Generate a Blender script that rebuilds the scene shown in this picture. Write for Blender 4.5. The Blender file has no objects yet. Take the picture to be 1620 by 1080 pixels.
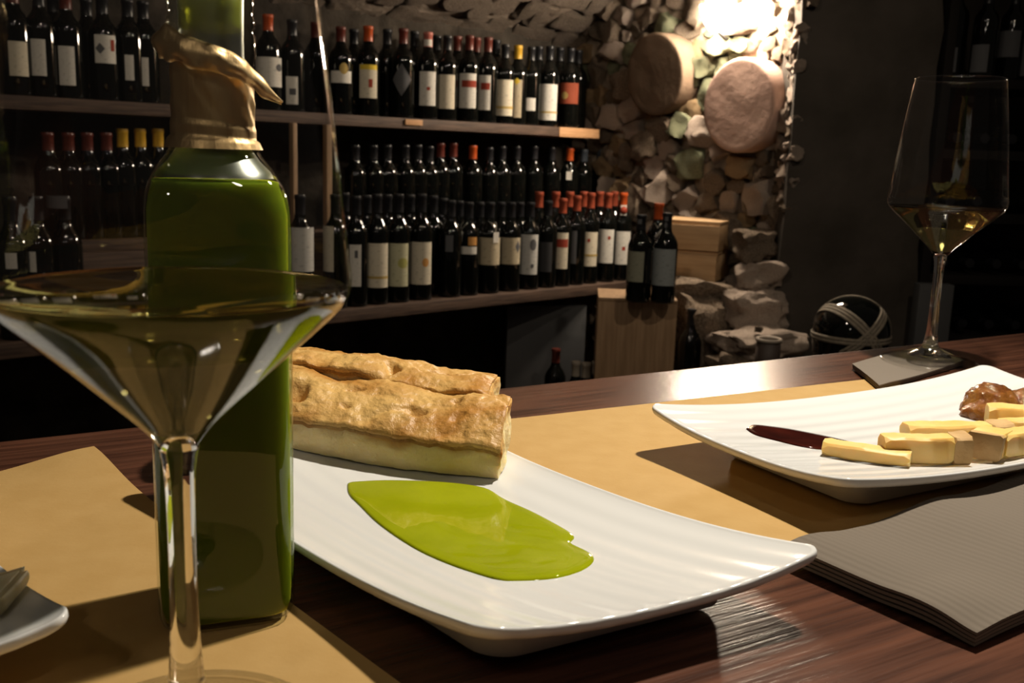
import bpy, bmesh, math, random
from mathutils import Vector, Matrix, noise
random.seed(7)
PI = math.pi
SC = bpy.context.scene
COL = SC.collection

# ------------------------------------------------------------------ camera
cam_d = bpy.data.cameras.new('camera'); cam = bpy.data.objects.new('camera', cam_d); COL.objects.link(cam)
PITCH, ROLL = math.radians(10.9), math.radians(1.9)
cam.matrix_world = Matrix.Translation((0, 0, .168)) @ Matrix.Rotation(PI/2 - PITCH, 4, 'X') @ Matrix.Rotation(ROLL, 4, 'Z')
cam_d.sensor_width = 36; cam_d.lens = 1560/1620*36
cam_d.clip_start = .01
cam_d.dof.use_dof = True; cam_d.dof.focus_distance = .5; cam_d.dof.aperture_fstop = 26
SC.camera = cam
# ------------------------------------------------------------------ world, lights, exposure
w = bpy.data.worlds.new('cellar_air'); SC.world = w; w.use_nodes = True
w.node_tree.nodes['Background'].inputs[0].default_value = (1, .82, .66, 1)
w.node_tree.nodes['Background'].inputs[1].default_value = .022
SC.view_settings.view_transform = 'Standard'; SC.view_settings.look = 'None'
SC.view_settings.exposure = 0; SC.view_settings.gamma = 1; SC.view_settings.use_curve_mapping = False
def point(name, loc, power, col, r):
    l = bpy.data.lights.new(name, 'POINT'); l.energy = power; l.color = col; l.shadow_soft_size = r
    o = bpy.data.objects.new(name, l); o.location = loc; COL.objects.link(o); return o
def spot(name, loc, aim, power, col, r, size, blend):
    l = bpy.data.lights.new(name, 'SPOT'); l.energy = power; l.color = col; l.shadow_soft_size = r
    l.spot_size = math.radians(size); l.spot_blend = blend
    o = bpy.data.objects.new(name, l); o.location = loc
    o.rotation_euler = (Vector(aim) - Vector(loc)).to_track_quat('-Z', 'Y').to_euler(); COL.objects.link(o); return o
WARM = (1, .90, .75)
spot('table_lamp_light', (.268, .61, .63), (.08, .42, 0), 27, WARM, .016, 140, .5)   # the lamp over the plates
spot('room_lamp_light', (1.0, 1.5, 1.25), (.0, 3.5, -.1), 21, (1, .84, .64), .03, 100, .8)
spot('room_lamp_light_2', (-.3, 1.1, 1.30), (-.3, 3.1, .0), 18, (1, .84, .64), .03, 100, .8)
point('room_fill_light', (-.55, -.9, 1.3), 4.5, (1, .87, .72), .05)
point('room_fill_light_2', (.55, -.6, 1.35), 4.0, (1, .87, .72), .05)
point('wall_lamp_light', (.735, 3.385, .66), 32, (1, .82, .62), .05)

# ------------------------------------------------------------------ helpers
def link(name, me, m=None, parent=None):
    o = bpy.data.objects.new(name, me); COL.objects.link(o)
    if m is not None and not me.materials: me.materials.append(m)
    if parent is not None: o.parent = parent
    return o
def mesh(name, vs, fs, smooth=True, uv=None):
    me = bpy.data.meshes.new(name); me.from_pydata([tuple(v) for v in vs], [], fs); me.validate()
    if smooth: me.polygons.foreach_set('use_smooth', [True]*len(me.polygons))
    if uv:
        l = me.uv_layers.new(name='UVMap')
        for lp in me.loops: l.data[lp.index].uv = uv[lp.vertex_index]
    me.update(); return me
def fixn(me):
    bm = bmesh.new(); bm.from_mesh(me); bmesh.ops.recalc_face_normals(bm, faces=bm.faces); bm.to_mesh(me); bm.free(); return me
def sharp(me, deg=35):
    me.set_sharp_from_angle(angle=math.radians(deg)); return me
def thing(name, label, cat, loc=(0, 0, 0), rz=0, group=None):
    o = bpy.data.objects.new(name, None); o.empty_display_size = .02; COL.objects.link(o)
    o.location = loc; o.rotation_euler = (0, 0, rz); return tag(o, label, cat, group)
def tag(o, label, cat, group=None):
    o['label'] = label; o['category'] = cat
    if group: o['group'] = group
    return o
def struct(o): o['kind'] = 'structure'; return o
def lathe(name, prof, seg=32, close=False):
    vs, fs = [], []; n = len(prof)
    for r, z in prof:
        for k in range(seg):
            a = 2*PI*k/seg; vs.append((r*math.cos(a), r*math.sin(a), z))
    for i in range(n-1):
        for k in range(seg):
            k2 = (k+1) % seg; fs.append((i*seg+k, i*seg+k2, (i+1)*seg+k2, (i+1)*seg+k))
    if close:
        fs.append(tuple(reversed(range(seg)))); fs.append(tuple((n-1)*seg+k for k in range(seg)))
    me = mesh(name, vs, fs)
    if close: sharp(me, 50)
    return me
def smoothprof(pts, n=6):
    out = []
    for i in range(len(pts)-1):
        p0 = pts[max(0, i-1)]; p1 = pts[i]; p2 = pts[i+1]; p3 = pts[min(len(pts)-1, i+2)]
        for j in range(n):
            t = j/n
            out.append(tuple(.5*((2*p1[k])+(-p0[k]+p2[k])*t+(2*p0[k]-5*p1[k]+4*p2[k]-p3[k])*t*t+(-p0[k]+3*p1[k]-3*p2[k]+p3[k])*t**3) for k in (0, 1)))
    out.append(pts[-1]); return out
def box(name, sx, sy, sz, bev=.002, seg=2, base=True):
    """box centred in x, y; from z=0 up when base"""
    bm = bmesh.new(); bmesh.ops.create_cube(bm, size=1)
    bmesh.ops.scale(bm, vec=(sx, sy, sz), verts=bm.verts)
    if base: bmesh.ops.translate(bm, vec=(0, 0, sz/2), verts=bm.verts)
    if bev: bmesh.ops.bevel(bm, geom=bm.edges[:], offset=min(bev, .45*min(sx, sy, sz)), segments=seg, affect='EDGES', profile=.6)
    me = bpy.data.meshes.new(name); bm.to_mesh(me); bm.free()
    me.polygons.foreach_set('use_smooth', [True]*len(me.polygons)); sharp(me, 40); return me
def slab(name, fn, nu, nv, th):
    """closed sheet: fn(u, v) -> top point, u, v in 0..1; thickness th downwards"""
    vs, fs, uv = [], [], []
    for lay in (0, 1):
        for j in range(nv+1):
            for i in range(nu+1):
                p = fn(i/nu, j/nv); vs.append((p[0], p[1], p[2] - lay*th)); uv.append((i/nu, j/nv))
    W = nu+1; N = W*(nv+1)
    for j in range(nv):
        for i in range(nu):
            a = j*W+i; fs.append((a, a+1, a+1+W, a+W)); fs.append((N+a, N+a+W, N+a+1+W, N+a+1))
    rim = [i for i in range(W)] + [j*W+nu for j in range(1, nv+1)] + [nv*W+i for i in range(nu-1, -1, -1)] + [j*W for j in range(nv-1, 0, -1)]
    for k in range(len(rim)):
        a, b = rim[k], rim[(k+1) % len(rim)]; fs.append((a, N+a, N+b, b))
    me = mesh(name, vs, fs, True, uv); fixn(me); return sharp(me, 50)
def tube(name, pts, r, seg=8, closed=False, flat=1.0, nrm=None):
    """tube along pts; flat < 1 squeezes it along nrm(point) to a ribbon"""
    vs, fs = [], []; n = len(pts); pts = [Vector(p) for p in pts]
    for i, p in enumerate(pts):
        a = pts[(i-1) % n] if (closed or i > 0) else p; b = pts[(i+1) % n] if (closed or i < n-1) else p
        t = (b-a).normalized(); up = Vector(nrm(p)) if nrm else Vector((0, 0, 1))
        if abs(t.dot(up)) > .97: up = Vector((1, 0, 0))
        x = t.cross(up).normalized(); y = x.cross(t)
        for k in range(seg):
            an = 2*PI*k/seg; vs.append(p + x*(r*math.cos(an)) + y*(r*flat*math.sin(an)))
    for i in range(n if closed else n-1):
        for k in range(seg):
            i2 = (i+1) % n; k2 = (k+1) % seg
            fs.append((i*seg+k, i*seg+k2, i2*seg+k2, i2*seg+k))
    if not closed: fs += [tuple(reversed(range(seg))), tuple((n-1)*seg+k for k in range(seg))]
    return fixn(mesh(name, vs, fs))
def N3(p, s=1.0, o=0.0): return noise.noise(Vector((p[0]*s+o, p[1]*s-o, p[2]*s+o*.7)))

# ------------------------------------------------------------------ materials
def mat(name, col, rough=.5, metal=0, spec=.5, col2=None, ns=20, stretch=(1, 1, 1), bump=0, bs=None, bstretch=None, coat=0, sss=0, lo=.35, hi=.65, trans=0, ior=1.45, detail=4, coatr=.1):
    m = bpy.data.materials.new(name); m.use_nodes = True; nt = m.node_tree; b = nt.nodes['Principled BSDF']
    b.inputs['Base Color'].default_value = (*col, 1); b.inputs['Roughness'].default_value = rough
    b.inputs['Metallic'].default_value = metal; b.inputs['Specular IOR Level'].default_value = spec
    b.inputs['IOR'].default_value = ior; b.inputs['Transmission Weight'].default_value = trans
    b.inputs['Coat Weight'].default_value = coat; b.inputs['Coat Roughness'].default_value = coatr
    if sss:
        b.inputs['Subsurface Weight'].default_value = 1; b.inputs['Subsurface Radius'].default_value = (1, .8, .5); b.inputs['Subsurface Scale'].default_value = sss
    def nz(scale, st):
        tc = nt.nodes.new('ShaderNodeTexCoord'); mp = nt.nodes.new('ShaderNodeMapping'); mp.inputs['Scale'].default_value = st
        n = nt.nodes.new('ShaderNodeTexNoise'); n.inputs['Scale'].default_value = scale; n.inputs['Detail'].default_value = detail
        nt.links.new(tc.outputs['Object'], mp.inputs[0]); nt.links.new(mp.outputs[0], n.inputs['Vector']); return n
    if col2:
        n = nz(ns, stretch); r = nt.nodes.new('ShaderNodeValToRGB')
        r.color_ramp.elements[0].position = lo; r.color_ramp.elements[1].position = hi
        r.color_ramp.elements[0].color = (*col, 1); r.color_ramp.elements[1].color = (*col2, 1)
        nt.links.new(n.outputs['Fac'], r.inputs[0]); nt.links.new(r.outputs[0], b.inputs['Base Color'])
    if bump:
        n = nz(bs or ns, bstretch or stretch); bp = nt.nodes.new('ShaderNodeBump'); bp.inputs['Strength'].default_value = 1; bp.inputs['Distance'].default_value = bump
        nt.links.new(n.outputs['Fac'], bp.inputs['Height']); nt.links.new(bp.outputs[0], b.inputs['Normal'])
    return m
def bsdf(m): return m.node_tree.nodes['Principled BSDF']
def thin_glass(name, tint=(1, 1, 1), ior=1.5, rough=.015, f0=.045):
    m = bpy.data.materials.new(name); m.use_nodes = True; nt = m.node_tree; nt.nodes.clear()
    o = nt.nodes.new('ShaderNodeOutputMaterial'); mx = nt.nodes.new('ShaderNodeMixShader'); t = nt.nodes.new('ShaderNodeBsdfTransparent')
    g = nt.nodes.new('ShaderNodeBsdfGlossy'); lw = nt.nodes.new('ShaderNodeLayerWeight'); lw.inputs['Blend'].default_value = .5
    pw = nt.nodes.new('ShaderNodeMath'); pw.operation = 'POWER'; pw.inputs[1].default_value = 5; nt.links.new(lw.outputs['Facing'], pw.inputs[0])
    f = nt.nodes.new('ShaderNodeMath'); f.operation = 'MULTIPLY_ADD'; f.inputs[1].default_value = .9; f.inputs[2].default_value = f0; nt.links.new(pw.outputs[0], f.inputs[0])
    g.inputs['Roughness'].default_value = rough; t.inputs['Color'].default_value = (*tint, 1)
    nt.links.new(f.outputs[0], mx.inputs[0]); nt.links.new(t.outputs[0], mx.inputs[1]); nt.links.new(g.outputs[0], mx.inputs[2]); nt.links.new(mx.outputs[0], o.inputs[0])
    return m
def wave_bump(m, scale, dist, direction='X', dis=0.5, coord='UV'):
    nt = m.node_tree; tc = nt.nodes.new('ShaderNodeTexCoord'); wv = nt.nodes.new('ShaderNodeTexWave'); wv.bands_direction = direction
    wv.inputs['Scale'].default_value = scale; wv.inputs['Distortion'].default_value = dis; wv.inputs['Detail'].default_value = 1
    bp = nt.nodes.new('ShaderNodeBump'); bp.inputs['Strength'].default_value = 1; bp.inputs['Distance'].default_value = dist
    nt.links.new(tc.outputs[coord], wv.inputs['Vector']); nt.links.new(wv.outputs['Fac'], bp.inputs['Height']); nt.links.new(bp.outputs[0], bsdf(m).inputs['Normal'])
M = {}
M['table'] = mat('dark_oiled_wood', (.040, .015, .009), .25, col2=(.14, .055, .031), ns=9, stretch=(1.2, 22, 8), bump=.00022, bs=16, bstretch=(1.5, 34, 10), lo=.3, hi=.72, detail=7)
M['paper'] = mat('straw_paper', (.46, .285, .10), .75, spec=.25, col2=(.49, .31, .115), ns=60, bump=.0001, bs=500)
M['porcelain'] = mat('white_porcelain', (.72, .72, .71), .12, spec=.5)
wave_bump(M['porcelain'], 7.0, .00035, 'Y', .6)
M['oil'] = mat('green_oil', (.078, .112, .006), .3, spec=0, sss=.03)
M['oil_pool'] = mat('olive_oil_pool', (.36, .40, .006), .02, spec=.6, col2=(.30, .34, .004), ns=30, coat=.3, coatr=0.02)
M['thin_glass'] = thin_glass('thin_clear_glass')
M['bottle_glass'] = thin_glass('clear_bottle_glass', (.93, .96, .90), 1.5, .02, .06)
M['inner_glass'] = thin_glass('inner_bottle_wall', (.94, .96, .93), 1.5, .28, .30)
M['foot_glass'] = thin_glass('clear_foot_glass', (.97, .97, .96), 1.5, .09, .16)
M['stem_glass'] = mat('solid_clear_glass', (1, 1, 1), 0, trans=1, ior=1.5)
M['wine'] = mat('white_wine', (.62, .56, .19), 0, trans=1, ior=1.33)
M['gold_foil'] = mat('gold_foil', (.60, .42, .20), .42, metal=1, col2=(.75, .55, .28), ns=30, stretch=(1, 1, .3), bump=.0012, bs=70, bstretch=(1.6, 1.6, .35))
M['core'] = mat('yellow_green_core', (.50, .52, .03), .25, trans=.3, sss=.004)
M['crust'] = mat('golden_crust', (.46, .215, .045), .42, col2=(.66, .41, .135), ns=30, bump=.0022, bs=150, lo=.36, hi=.58, detail=8)
M['crumb'] = mat('pale_crumb', (.74, .58, .27), .85, col2=(.82, .68, .38), ns=55, bump=.0012, bs=260, sss=.002, detail=6)
_nt = M['crumb'].node_tree; _a = _nt.nodes.new('ShaderNodeAttribute'); _a.attribute_name = 'browning'; _mx = _nt.nodes.new('ShaderNodeMix'); _mx.data_type = 'RGBA'
_src = bsdf(M['crumb']).inputs['Base Color'].links[0].from_socket
_nt.links.new(_a.outputs['Fac'], _mx.inputs['Factor']); _nt.links.new(_src, _mx.inputs[6]); _mx.inputs[7].default_value = (.52, .29, .085, 1); _nt.links.new(_mx.outputs[2], bsdf(M['crumb']).inputs['Base Color'])
M['napkin'] = mat('taupe_paper', (.165, .138, .11), .9, spec=.15)
wave_bump(M['napkin'], 15, .00022, 'Y', .3)
M['napkin_plain'] = mat('taupe_paper_plain', (.19, .16, .13), .9, spec=.15, bump=.0002, bs=400)
M['cheese'] = mat('yellow_cheese', (.72, .47, .14), .45, col2=(.78, .55, .20), ns=40, sss=.003, bump=.0004, bs=120)
M['rind'] = mat('cheese_rind', (.42, .25, .09), .7, col2=(.55, .36, .16), ns=60, bump=.0008, bs=200)
M['butter'] = mat('pale_cheese', (.66, .58, .36), .5, sss=.003)
M['jam'] = mat('brown_jam', (.15, .05, .010), .06, col2=(.30, .13, .025), ns=110, spec=.6, sss=.003, bump=.002, bs=240)
M['balsamic'] = mat('balsamic', (.022, .004, .003), .06, col2=(.05, .008, .005), ns=40)
M['wine_glass_dark'] = mat('dark_bottle_glass', (.003, .0035, .003), .04, spec=.6)
for k, c in dict(black=(.012, .012, .014), maroon=(.10, .022, .015), orange=(.42, .07, .015), redwhite=(.42, .13, .10), yellow=(.55, .32, .03), rust=(.24, .05, .025), slate=(.05, .06, .075), pale=(.30, .26, .21)).items():
    M['cap_'+k] = mat('capsule_'+k, c, .35, spec=.4)
for k, c in dict(white=(.62, .59, .53), cream=(.60, .54, .42), yellow=(.62, .45, .05), gold=(.42, .30, .10), red=(.28, .045, .025), slate=(.10, .10, .105), beige=(.46, .39, .27), rust=(.26, .06, .03), greenish=(.52, .50, .33), olive=(.40, .38, .12), amber=(.55, .27, .08), pale=(.50, .49, .46), dark=(.04, .04, .042), greygreen=(.24, .24, .18), grey=(.25, .27, .27)).items():
    m = mat('label_'+k, c, .75, spec=.2)
    M['lab_'+k] = m
    if k in ('white', 'cream', 'beige', 'greenish', 'pale', 'greygreen', 'grey'):     # faint printed lines, flat print
        nt = m.node_tree; tc = nt.nodes.new('ShaderNodeTexCoord'); mp = nt.nodes.new('ShaderNodeMapping'); mp.inputs['Scale'].default_value = (5, 26, 1)
        n = nt.nodes.new('ShaderNodeTexNoise'); n.inputs['Scale'].default_value = 1; n.inputs['Detail'].default_value = 3
        r = nt.nodes.new('ShaderNodeValToRGB'); r.color_ramp.elements[0].position = .33; r.color_ramp.elements[1].position = .44
        r.color_ramp.elements[0].color = (*[x*.72 for x in c], 1); r.color_ramp.elements[1].color = (*c, 1)
        nt.links.new(tc.outputs['UV'], mp.inputs[0]); nt.links.new(mp.outputs[0], n.inputs['Vector']); nt.links.new(n.outputs['Fac'], r.inputs[0]); nt.links.new(r.outputs[0], bsdf(m).inputs['Base Color'])
M['string'] = mat('pale_string', (.45, .42, .36), .8)
M['shelf'] = mat('old_shelf_wood', (.045, .026, .018), .7, col2=(.10, .06, .04), ns=5, stretch=(2, 30, 30), bump=.001, bs=8)
M['raw_wood'] = mat('raw_pine', (.42, .22, .10), .7, col2=(.52, .30, .15), ns=6, stretch=(3, 30, 30))
M['case_wood'] = mat('case_wood', (.26, .16, .085), .65, col2=(.36, .23, .13), ns=4, stretch=(18, 18, 1.5), bump=.0003, bs=10)
M['box_wood'] = mat('box_wood', (.42, .26, .13), .65, col2=(.52, .34, .18), ns=4, stretch=(2, 20, 20), bump=.0003, bs=10)
M['stone'] = mat('rubble_stone', (.15, .11, .078), .95, spec=.15, col2=(.30, .235, .175), ns=14, bump=.012, bs=30, detail=10)
M['stone_2'] = mat('rubble_stone_ochre', (.34, .22, .11), .95, spec=.15, col2=(.46, .33, .20), ns=18, bump=.012, bs=32, detail=10)
M['stone_3'] = mat('rubble_stone_green', (.20, .22, .13), .95, spec=.15, col2=(.34, .34, .22), ns=18, bump=.012, bs=32, detail=10)
M['stone_4'] = mat('rubble_stone_pale', (.42, .33, .27), .95, spec=.15, col2=(.55, .45, .37), ns=18, bump=.012, bs=32, detail=10)
M['mortar'] = mat('crumbling_mortar', (.20, .15, .11), 1, spec=.1, col2=(.36, .29, .22), ns=16, bump=.01, bs=30, detail=8)
M['vault_stone'] = mat('vault_stone', (.10, .078, .06), 1, spec=.1, col2=(.25, .20, .16), ns=13, stretch=(1, 1, 3), bump=.008, bs=26, detail=8)
M['dark_stone'] = mat('dark_back_stone', (.03, .025, .02), 1, spec=.1, col2=(.06, .05, .04), ns=10, bump=.01, bs=22)
M['dark_plaster'] = mat('dark_plaster', (.040, .034, .028), .95, spec=.15, col2=(.062, .052, .044), ns=5, bump=.003, bs=30, detail=6)
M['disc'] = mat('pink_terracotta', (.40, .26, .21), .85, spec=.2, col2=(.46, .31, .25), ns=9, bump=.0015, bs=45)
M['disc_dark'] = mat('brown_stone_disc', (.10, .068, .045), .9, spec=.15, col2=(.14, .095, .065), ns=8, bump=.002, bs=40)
M['lamp_glass'] = mat('lamp_glass', (.9, .85, .78), .4)
bsdf(M['lamp_glass']).inputs['Emission Color'].default_value = (1, .86, .68, 1); bsdf(M['lamp_glass']).inputs['Emission Strength'].default_value = 170
M['iron'] = mat('dark_iron', (.03, .027, .025), .5, metal=.8)
M['wicker'] = mat('pale_wicker', (.17, .145, .11), .85, col2=(.24, .20, .15), ns=70, bump=.0008, bs=120)
M['floor'] = mat('cellar_floor', (.04, .03, .025), .9, col2=(.06, .045, .035), ns=6)
M['rack_wood'] = mat('black_rack_wood', (.010, .008, .007), .8, spec=.2)
M['grey_board'] = mat('grey_board', (.055, .057, .06), .7, col2=(.07, .07, .072), ns=5)
M['jar'] = mat('earthen_jar', (.05, .035, .028), .6); M['jar_rim'] = mat('pale_jar_rim', (.30, .25, .20), .6)

# ------------------------------------------------------------------ setting: floor, walls, vault
O = Vector((-.475, 2.86, 0)); S = Vector((.7255, .688, 0)); NN = Vector((-.688, .7255, 0))    # the long shelf: start of its front edge, its direction, its depth
UZ, LZ, BZ = .264, -.303, -.10
SANG = math.atan2(S.y, S.x)
def sp(t, e, z): return O + S*t + NN*e + Vector((0, 0, z))
FZ = -1.0
fl = struct(link('floor', box('floor', 9, 9, .1, 0), M['floor'])); fl.location = (0, 2.2, FZ-.1)
def rough_sheet(name, p0, du, dv, nu, nv, nrm, amp, sc, th, m, off):
    def f(u, v):
        p = p0 + du*u + dv*v
        return p + nrm*(amp*(N3(p, sc, off) + .5*N3(p, sc*2.3, off+3) + .25*N3(p, sc*5, off+7)))
    vs, fs = [], []
    for j in range(nv+1):
        for i in range(nu+1): vs.append(f(i/nu, j/nv))
    W = nu+1; N = len(vs)
    for j in range(nv+1):
        for i in range(nu+1): vs.append(p0 + du*(i/nu) + dv*(j/nv) - nrm*th)
    for j in range(nv):
        for i in range(nu):
            a = j*W+i; fs.append((a, a+1, a+1+W, a+W)); fs.append((N+a, N+a+W, N+a+1+W, N+a+1))
    rim = list(range(W)) + [j*W+nu for j in range(1, nv+1)] + [nv*W+i for i in range(nu-1, -1, -1)] + [j*W for j in range(nv-1, 0, -1)]
    for k in range(len(rim)):
        a, b = rim[k], rim[(k+1) % len(rim)]; fs.append((a, N+a, N+b, b))
    return struct(link(name, fixn(mesh(name, vs, fs)), m))
def rock_mesh(k, sub=3, amp=.28, sc=1.5):
    bm = bmesh.new(); bmesh.ops.create_icosphere(bm, subdivisions=sub, radius=1)
    for v in bm.verts:
        d = v.co.normalized(); c = Vector((max(-.72, min(.72, d.x)), max(-.72, min(.72, d.y)), max(-.72, min(.72, d.z))))
        v.co = c*1.25*(1 + amp*N3(d, sc, k*5.3) + amp*.45*N3(d, sc*2.3, k*3.1) + amp*.2*N3(d, sc*5, k*2.1))
    me = bpy.data.meshes.new('stone'); bm.to_mesh(me); bm.free()
    me.polygons.foreach_set('use_smooth', [True]*len(me.polygons)); sharp(me, 32); return me
ROCKS = {k: [rock_mesh(i*1.7+j*9) for i in range(6)] for j, k in enumerate(('stone', 'stone_2', 'stone_3', 'stone_4', 'vault_stone'))}
for k, l in ROCKS.items():
    for me in l: me.materials.append(M[k])
def stone(parent, loc, sx, sy, sz, rz, kind, tilt=.15):
    o = bpy.data.objects.new('stone', random.choice(ROCKS[kind])); COL.objects.link(o); o.parent = parent
    o.location = loc; o.scale = (sx/2, sy/2, sz/2); o.rotation_euler = (random.uniform(-tilt, tilt), random.uniform(-tilt, tilt), rz + random.uniform(-tilt, tilt)); return o
# back wall behind the shelf
wb = rough_sheet('wall_back', sp(-2.6, .52, FZ), S*4.15, Vector((0, 0, 2.6)), 90, 50, -NN, .03, 6, .15, M['dark_stone'], 1)
# vault: rises from the back wall towards the room
vd = (-NN*1.15 + Vector((0, 0, .62)))
vn = vd.cross(S).normalized()
if vn.z > 0: vn = -vn
ce = rough_sheet('ceiling', sp(-2.6, .58, .60), S*4.3, vd, 110, 40, vn, .03, 5, .15, M['vault_stone'], 4)
for i in range(15):
    for j in range(9):
        t = -.15 + i*.115 + random.uniform(-.03, .03) + (j % 2)*.05; v = (j+.3)/9 + random.uniform(-.02, .02)
        p = sp(t, .58, .60) + vd*v
        o = stone(ce, p + vn*.004, random.uniform(.10, .17), random.uniform(.10, .14), random.uniform(.03, .05), SANG, 'vault_stone', .08)
        o.rotation_euler.rotate(Matrix.Rotation(-math.atan2(.62, 1.15), 3, S)); 
# rubble wall beside the shelf, running towards the room
W0 = Vector((.233, 4.22, 0)); WD = Vector((.6, -.8, 0)); WN = Vector((-.8, -.6, 0)); WANG = math.atan2(WD.y, WD.x)
wr = rough_sheet('wall_right', W0 - WD*.25 + Vector((0, 0, FZ)), WD*1.40, Vector((0, 0, 2.6)), 80, 130, WN, .032, 7, .18, M['mortar'], 8)
kinds = ['stone']*6 + ['stone_2']*2 + ['stone_4']*3 + ['stone_3']
nst = 0
placed = []
for tries in range(9000):
    t = random.uniform(-.02, 1.15); z = random.uniform(-.62, .98)
    big = random.random(); r = .062 if tries < 350 and big < .5 else (.045 if tries < 1500 else (.032 if tries < 4500 else .022))
    if t > .93 and z > .12: r = min(r, .026)
    if any((t-a)**2 + ((z-b_)*1.15)**2 < (r+c)**2*.80 for a, b_, c in placed): continue
    if nst >= 300: break
    placed.append((t, z, r))
    k = random.choice(kinds)
    if .62 < t < .90 and .30 < z < .56: k = random.choice(['stone_3', 'stone_2', 'stone_3'])
    p = W0 + WD*t + WN*random.uniform(-.012, .012) + Vector((0, 0, z))
    o = stone(wr, p, r*random.uniform(1.9, 2.5), r*random.uniform(1.3, 2.0), r*random.uniform(1.6, 2.1), WANG, k, .3)
    o.rotation_euler.y += random.uniform(-.5, .5); nst += 1
# dark plaster pillar between rubble wall and bottle rack
def wall_box(name, x0, x1, y0, y1, z0, z1, m, amp=.006):
    bm = bmesh.new(); bmesh.ops.create_cube(bm, size=1)
    bmesh.ops.scale(bm, vec=(x1-x0, y1-y0, z1-z0), verts=bm.verts); bmesh.ops.translate(bm, vec=((x0+x1)/2, (y0+y1)/2, (z0+z1)/2), verts=bm.verts)
    bmesh.ops.subdivide_edges(bm, edges=bm.edges[:], cuts=22, use_grid_fill=True)
    for v in bm.verts: v.co += Vector((N3(v.co, 6, 2), N3(v.co, 6, 5), 0))*amp + Vector((N3(v.co, 22, 2), N3(v.co, 22, 5), 0))*amp*.5
    me = bpy.data.meshes.new(name); bm.to_mesh(me); bm.free(); me.polygons.foreach_set('use_smooth', [True]*len(me.polygons)); sharp(me, 50)
    return struct(link(name, me, m))
wp_ = wall_box('wall_pillar', .862, 1.31, 3.20, 3.75, FZ, 1.6, M['dark_plaster'], .020)
for i in range(64):
    z = .02 + .95*i/63
    stone(wp_, (.874 + random.uniform(-.004, .012), 3.225 + random.uniform(-.01, .12), z), random.uniform(.03, .06), random.uniform(.05, .10), random.uniform(.025, .06), 0, random.choice(['stone_4', 'stone', 'stone_4']), .4)
struct(link('wall_far', box('wall_far', 1.6, .1, 2.6, 0), M['dark_plaster'])).location = (2.05, 3.72, FZ)

# ------------------------------------------------------------------ the long wine shelf
sh = thing('wine_shelf', 'long dark wooden wine shelf with two boards against the stone wall', 'shelf', (O.x, O.y, FZ), SANG)
def sboard(name, t0, t1, e0, e1, z1, th, m, bev=.003):
    me = box(name, t1-t0, e1-e0, th, bev); o = link(name, me, m, sh); o.location = ((t0+t1)/2, (e0+e1)/2, z1-th-FZ); return o
sboard('lower_board', -2.2, 1.30, 0, .50, LZ, .036, M['shelf'])
sboard('upper_board', -2.2, 1.10, .25, .50, UZ, .034, M['shelf'])
rw = sboard('raw_board_end', 1.10, 1.325, .247, .50, UZ, .036, M['raw_wood']); rw['label'] = 'raw orange-brown wooden end of the upper board'
pt = sboard('wood_patch', .375, .445, .243, .2499, UZ-.004, .018, M['raw_wood'], .001); pt['label'] = 'small pale wood patch on the board edge'
sboard('riser_board', -2.2, 1.48, .25, .50, BZ, .03, M['shelf'])
sboard('riser_front', -2.2, 1.48, .25, .265, BZ-.03, BZ-.03-LZ, M['shelf'])
sboard('floor_board', -2.2, 1.30, -.16, .50, -.80, .036, M['shelf'])
for t in (-2.15, -.9, 1.27):
    sboard('upright', t, t+.035, .44, .50, LZ-.036, LZ-.036-FZ, M['shelf'])
sboard('post', .062, .082, .225, .249, UZ-.034, UZ-.034-LZ, M['case_wood'])
sboard('post', -.055, -.04, .225, .249, UZ-.034, UZ-.034-LZ, M['case_wood'])  # added copy, standing for the first post's image refracted by the near glass
gb = tag(link('board_panel', box('board_panel', .30, .02, .42, .002), M['grey_board']), 'dark grey panel standing under the lower shelf beside the upright case', 'panel')
gb.location = sp(.92, .10, -.80) ; gb.rotation_euler = (0, 0, SANG-.5)

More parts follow.
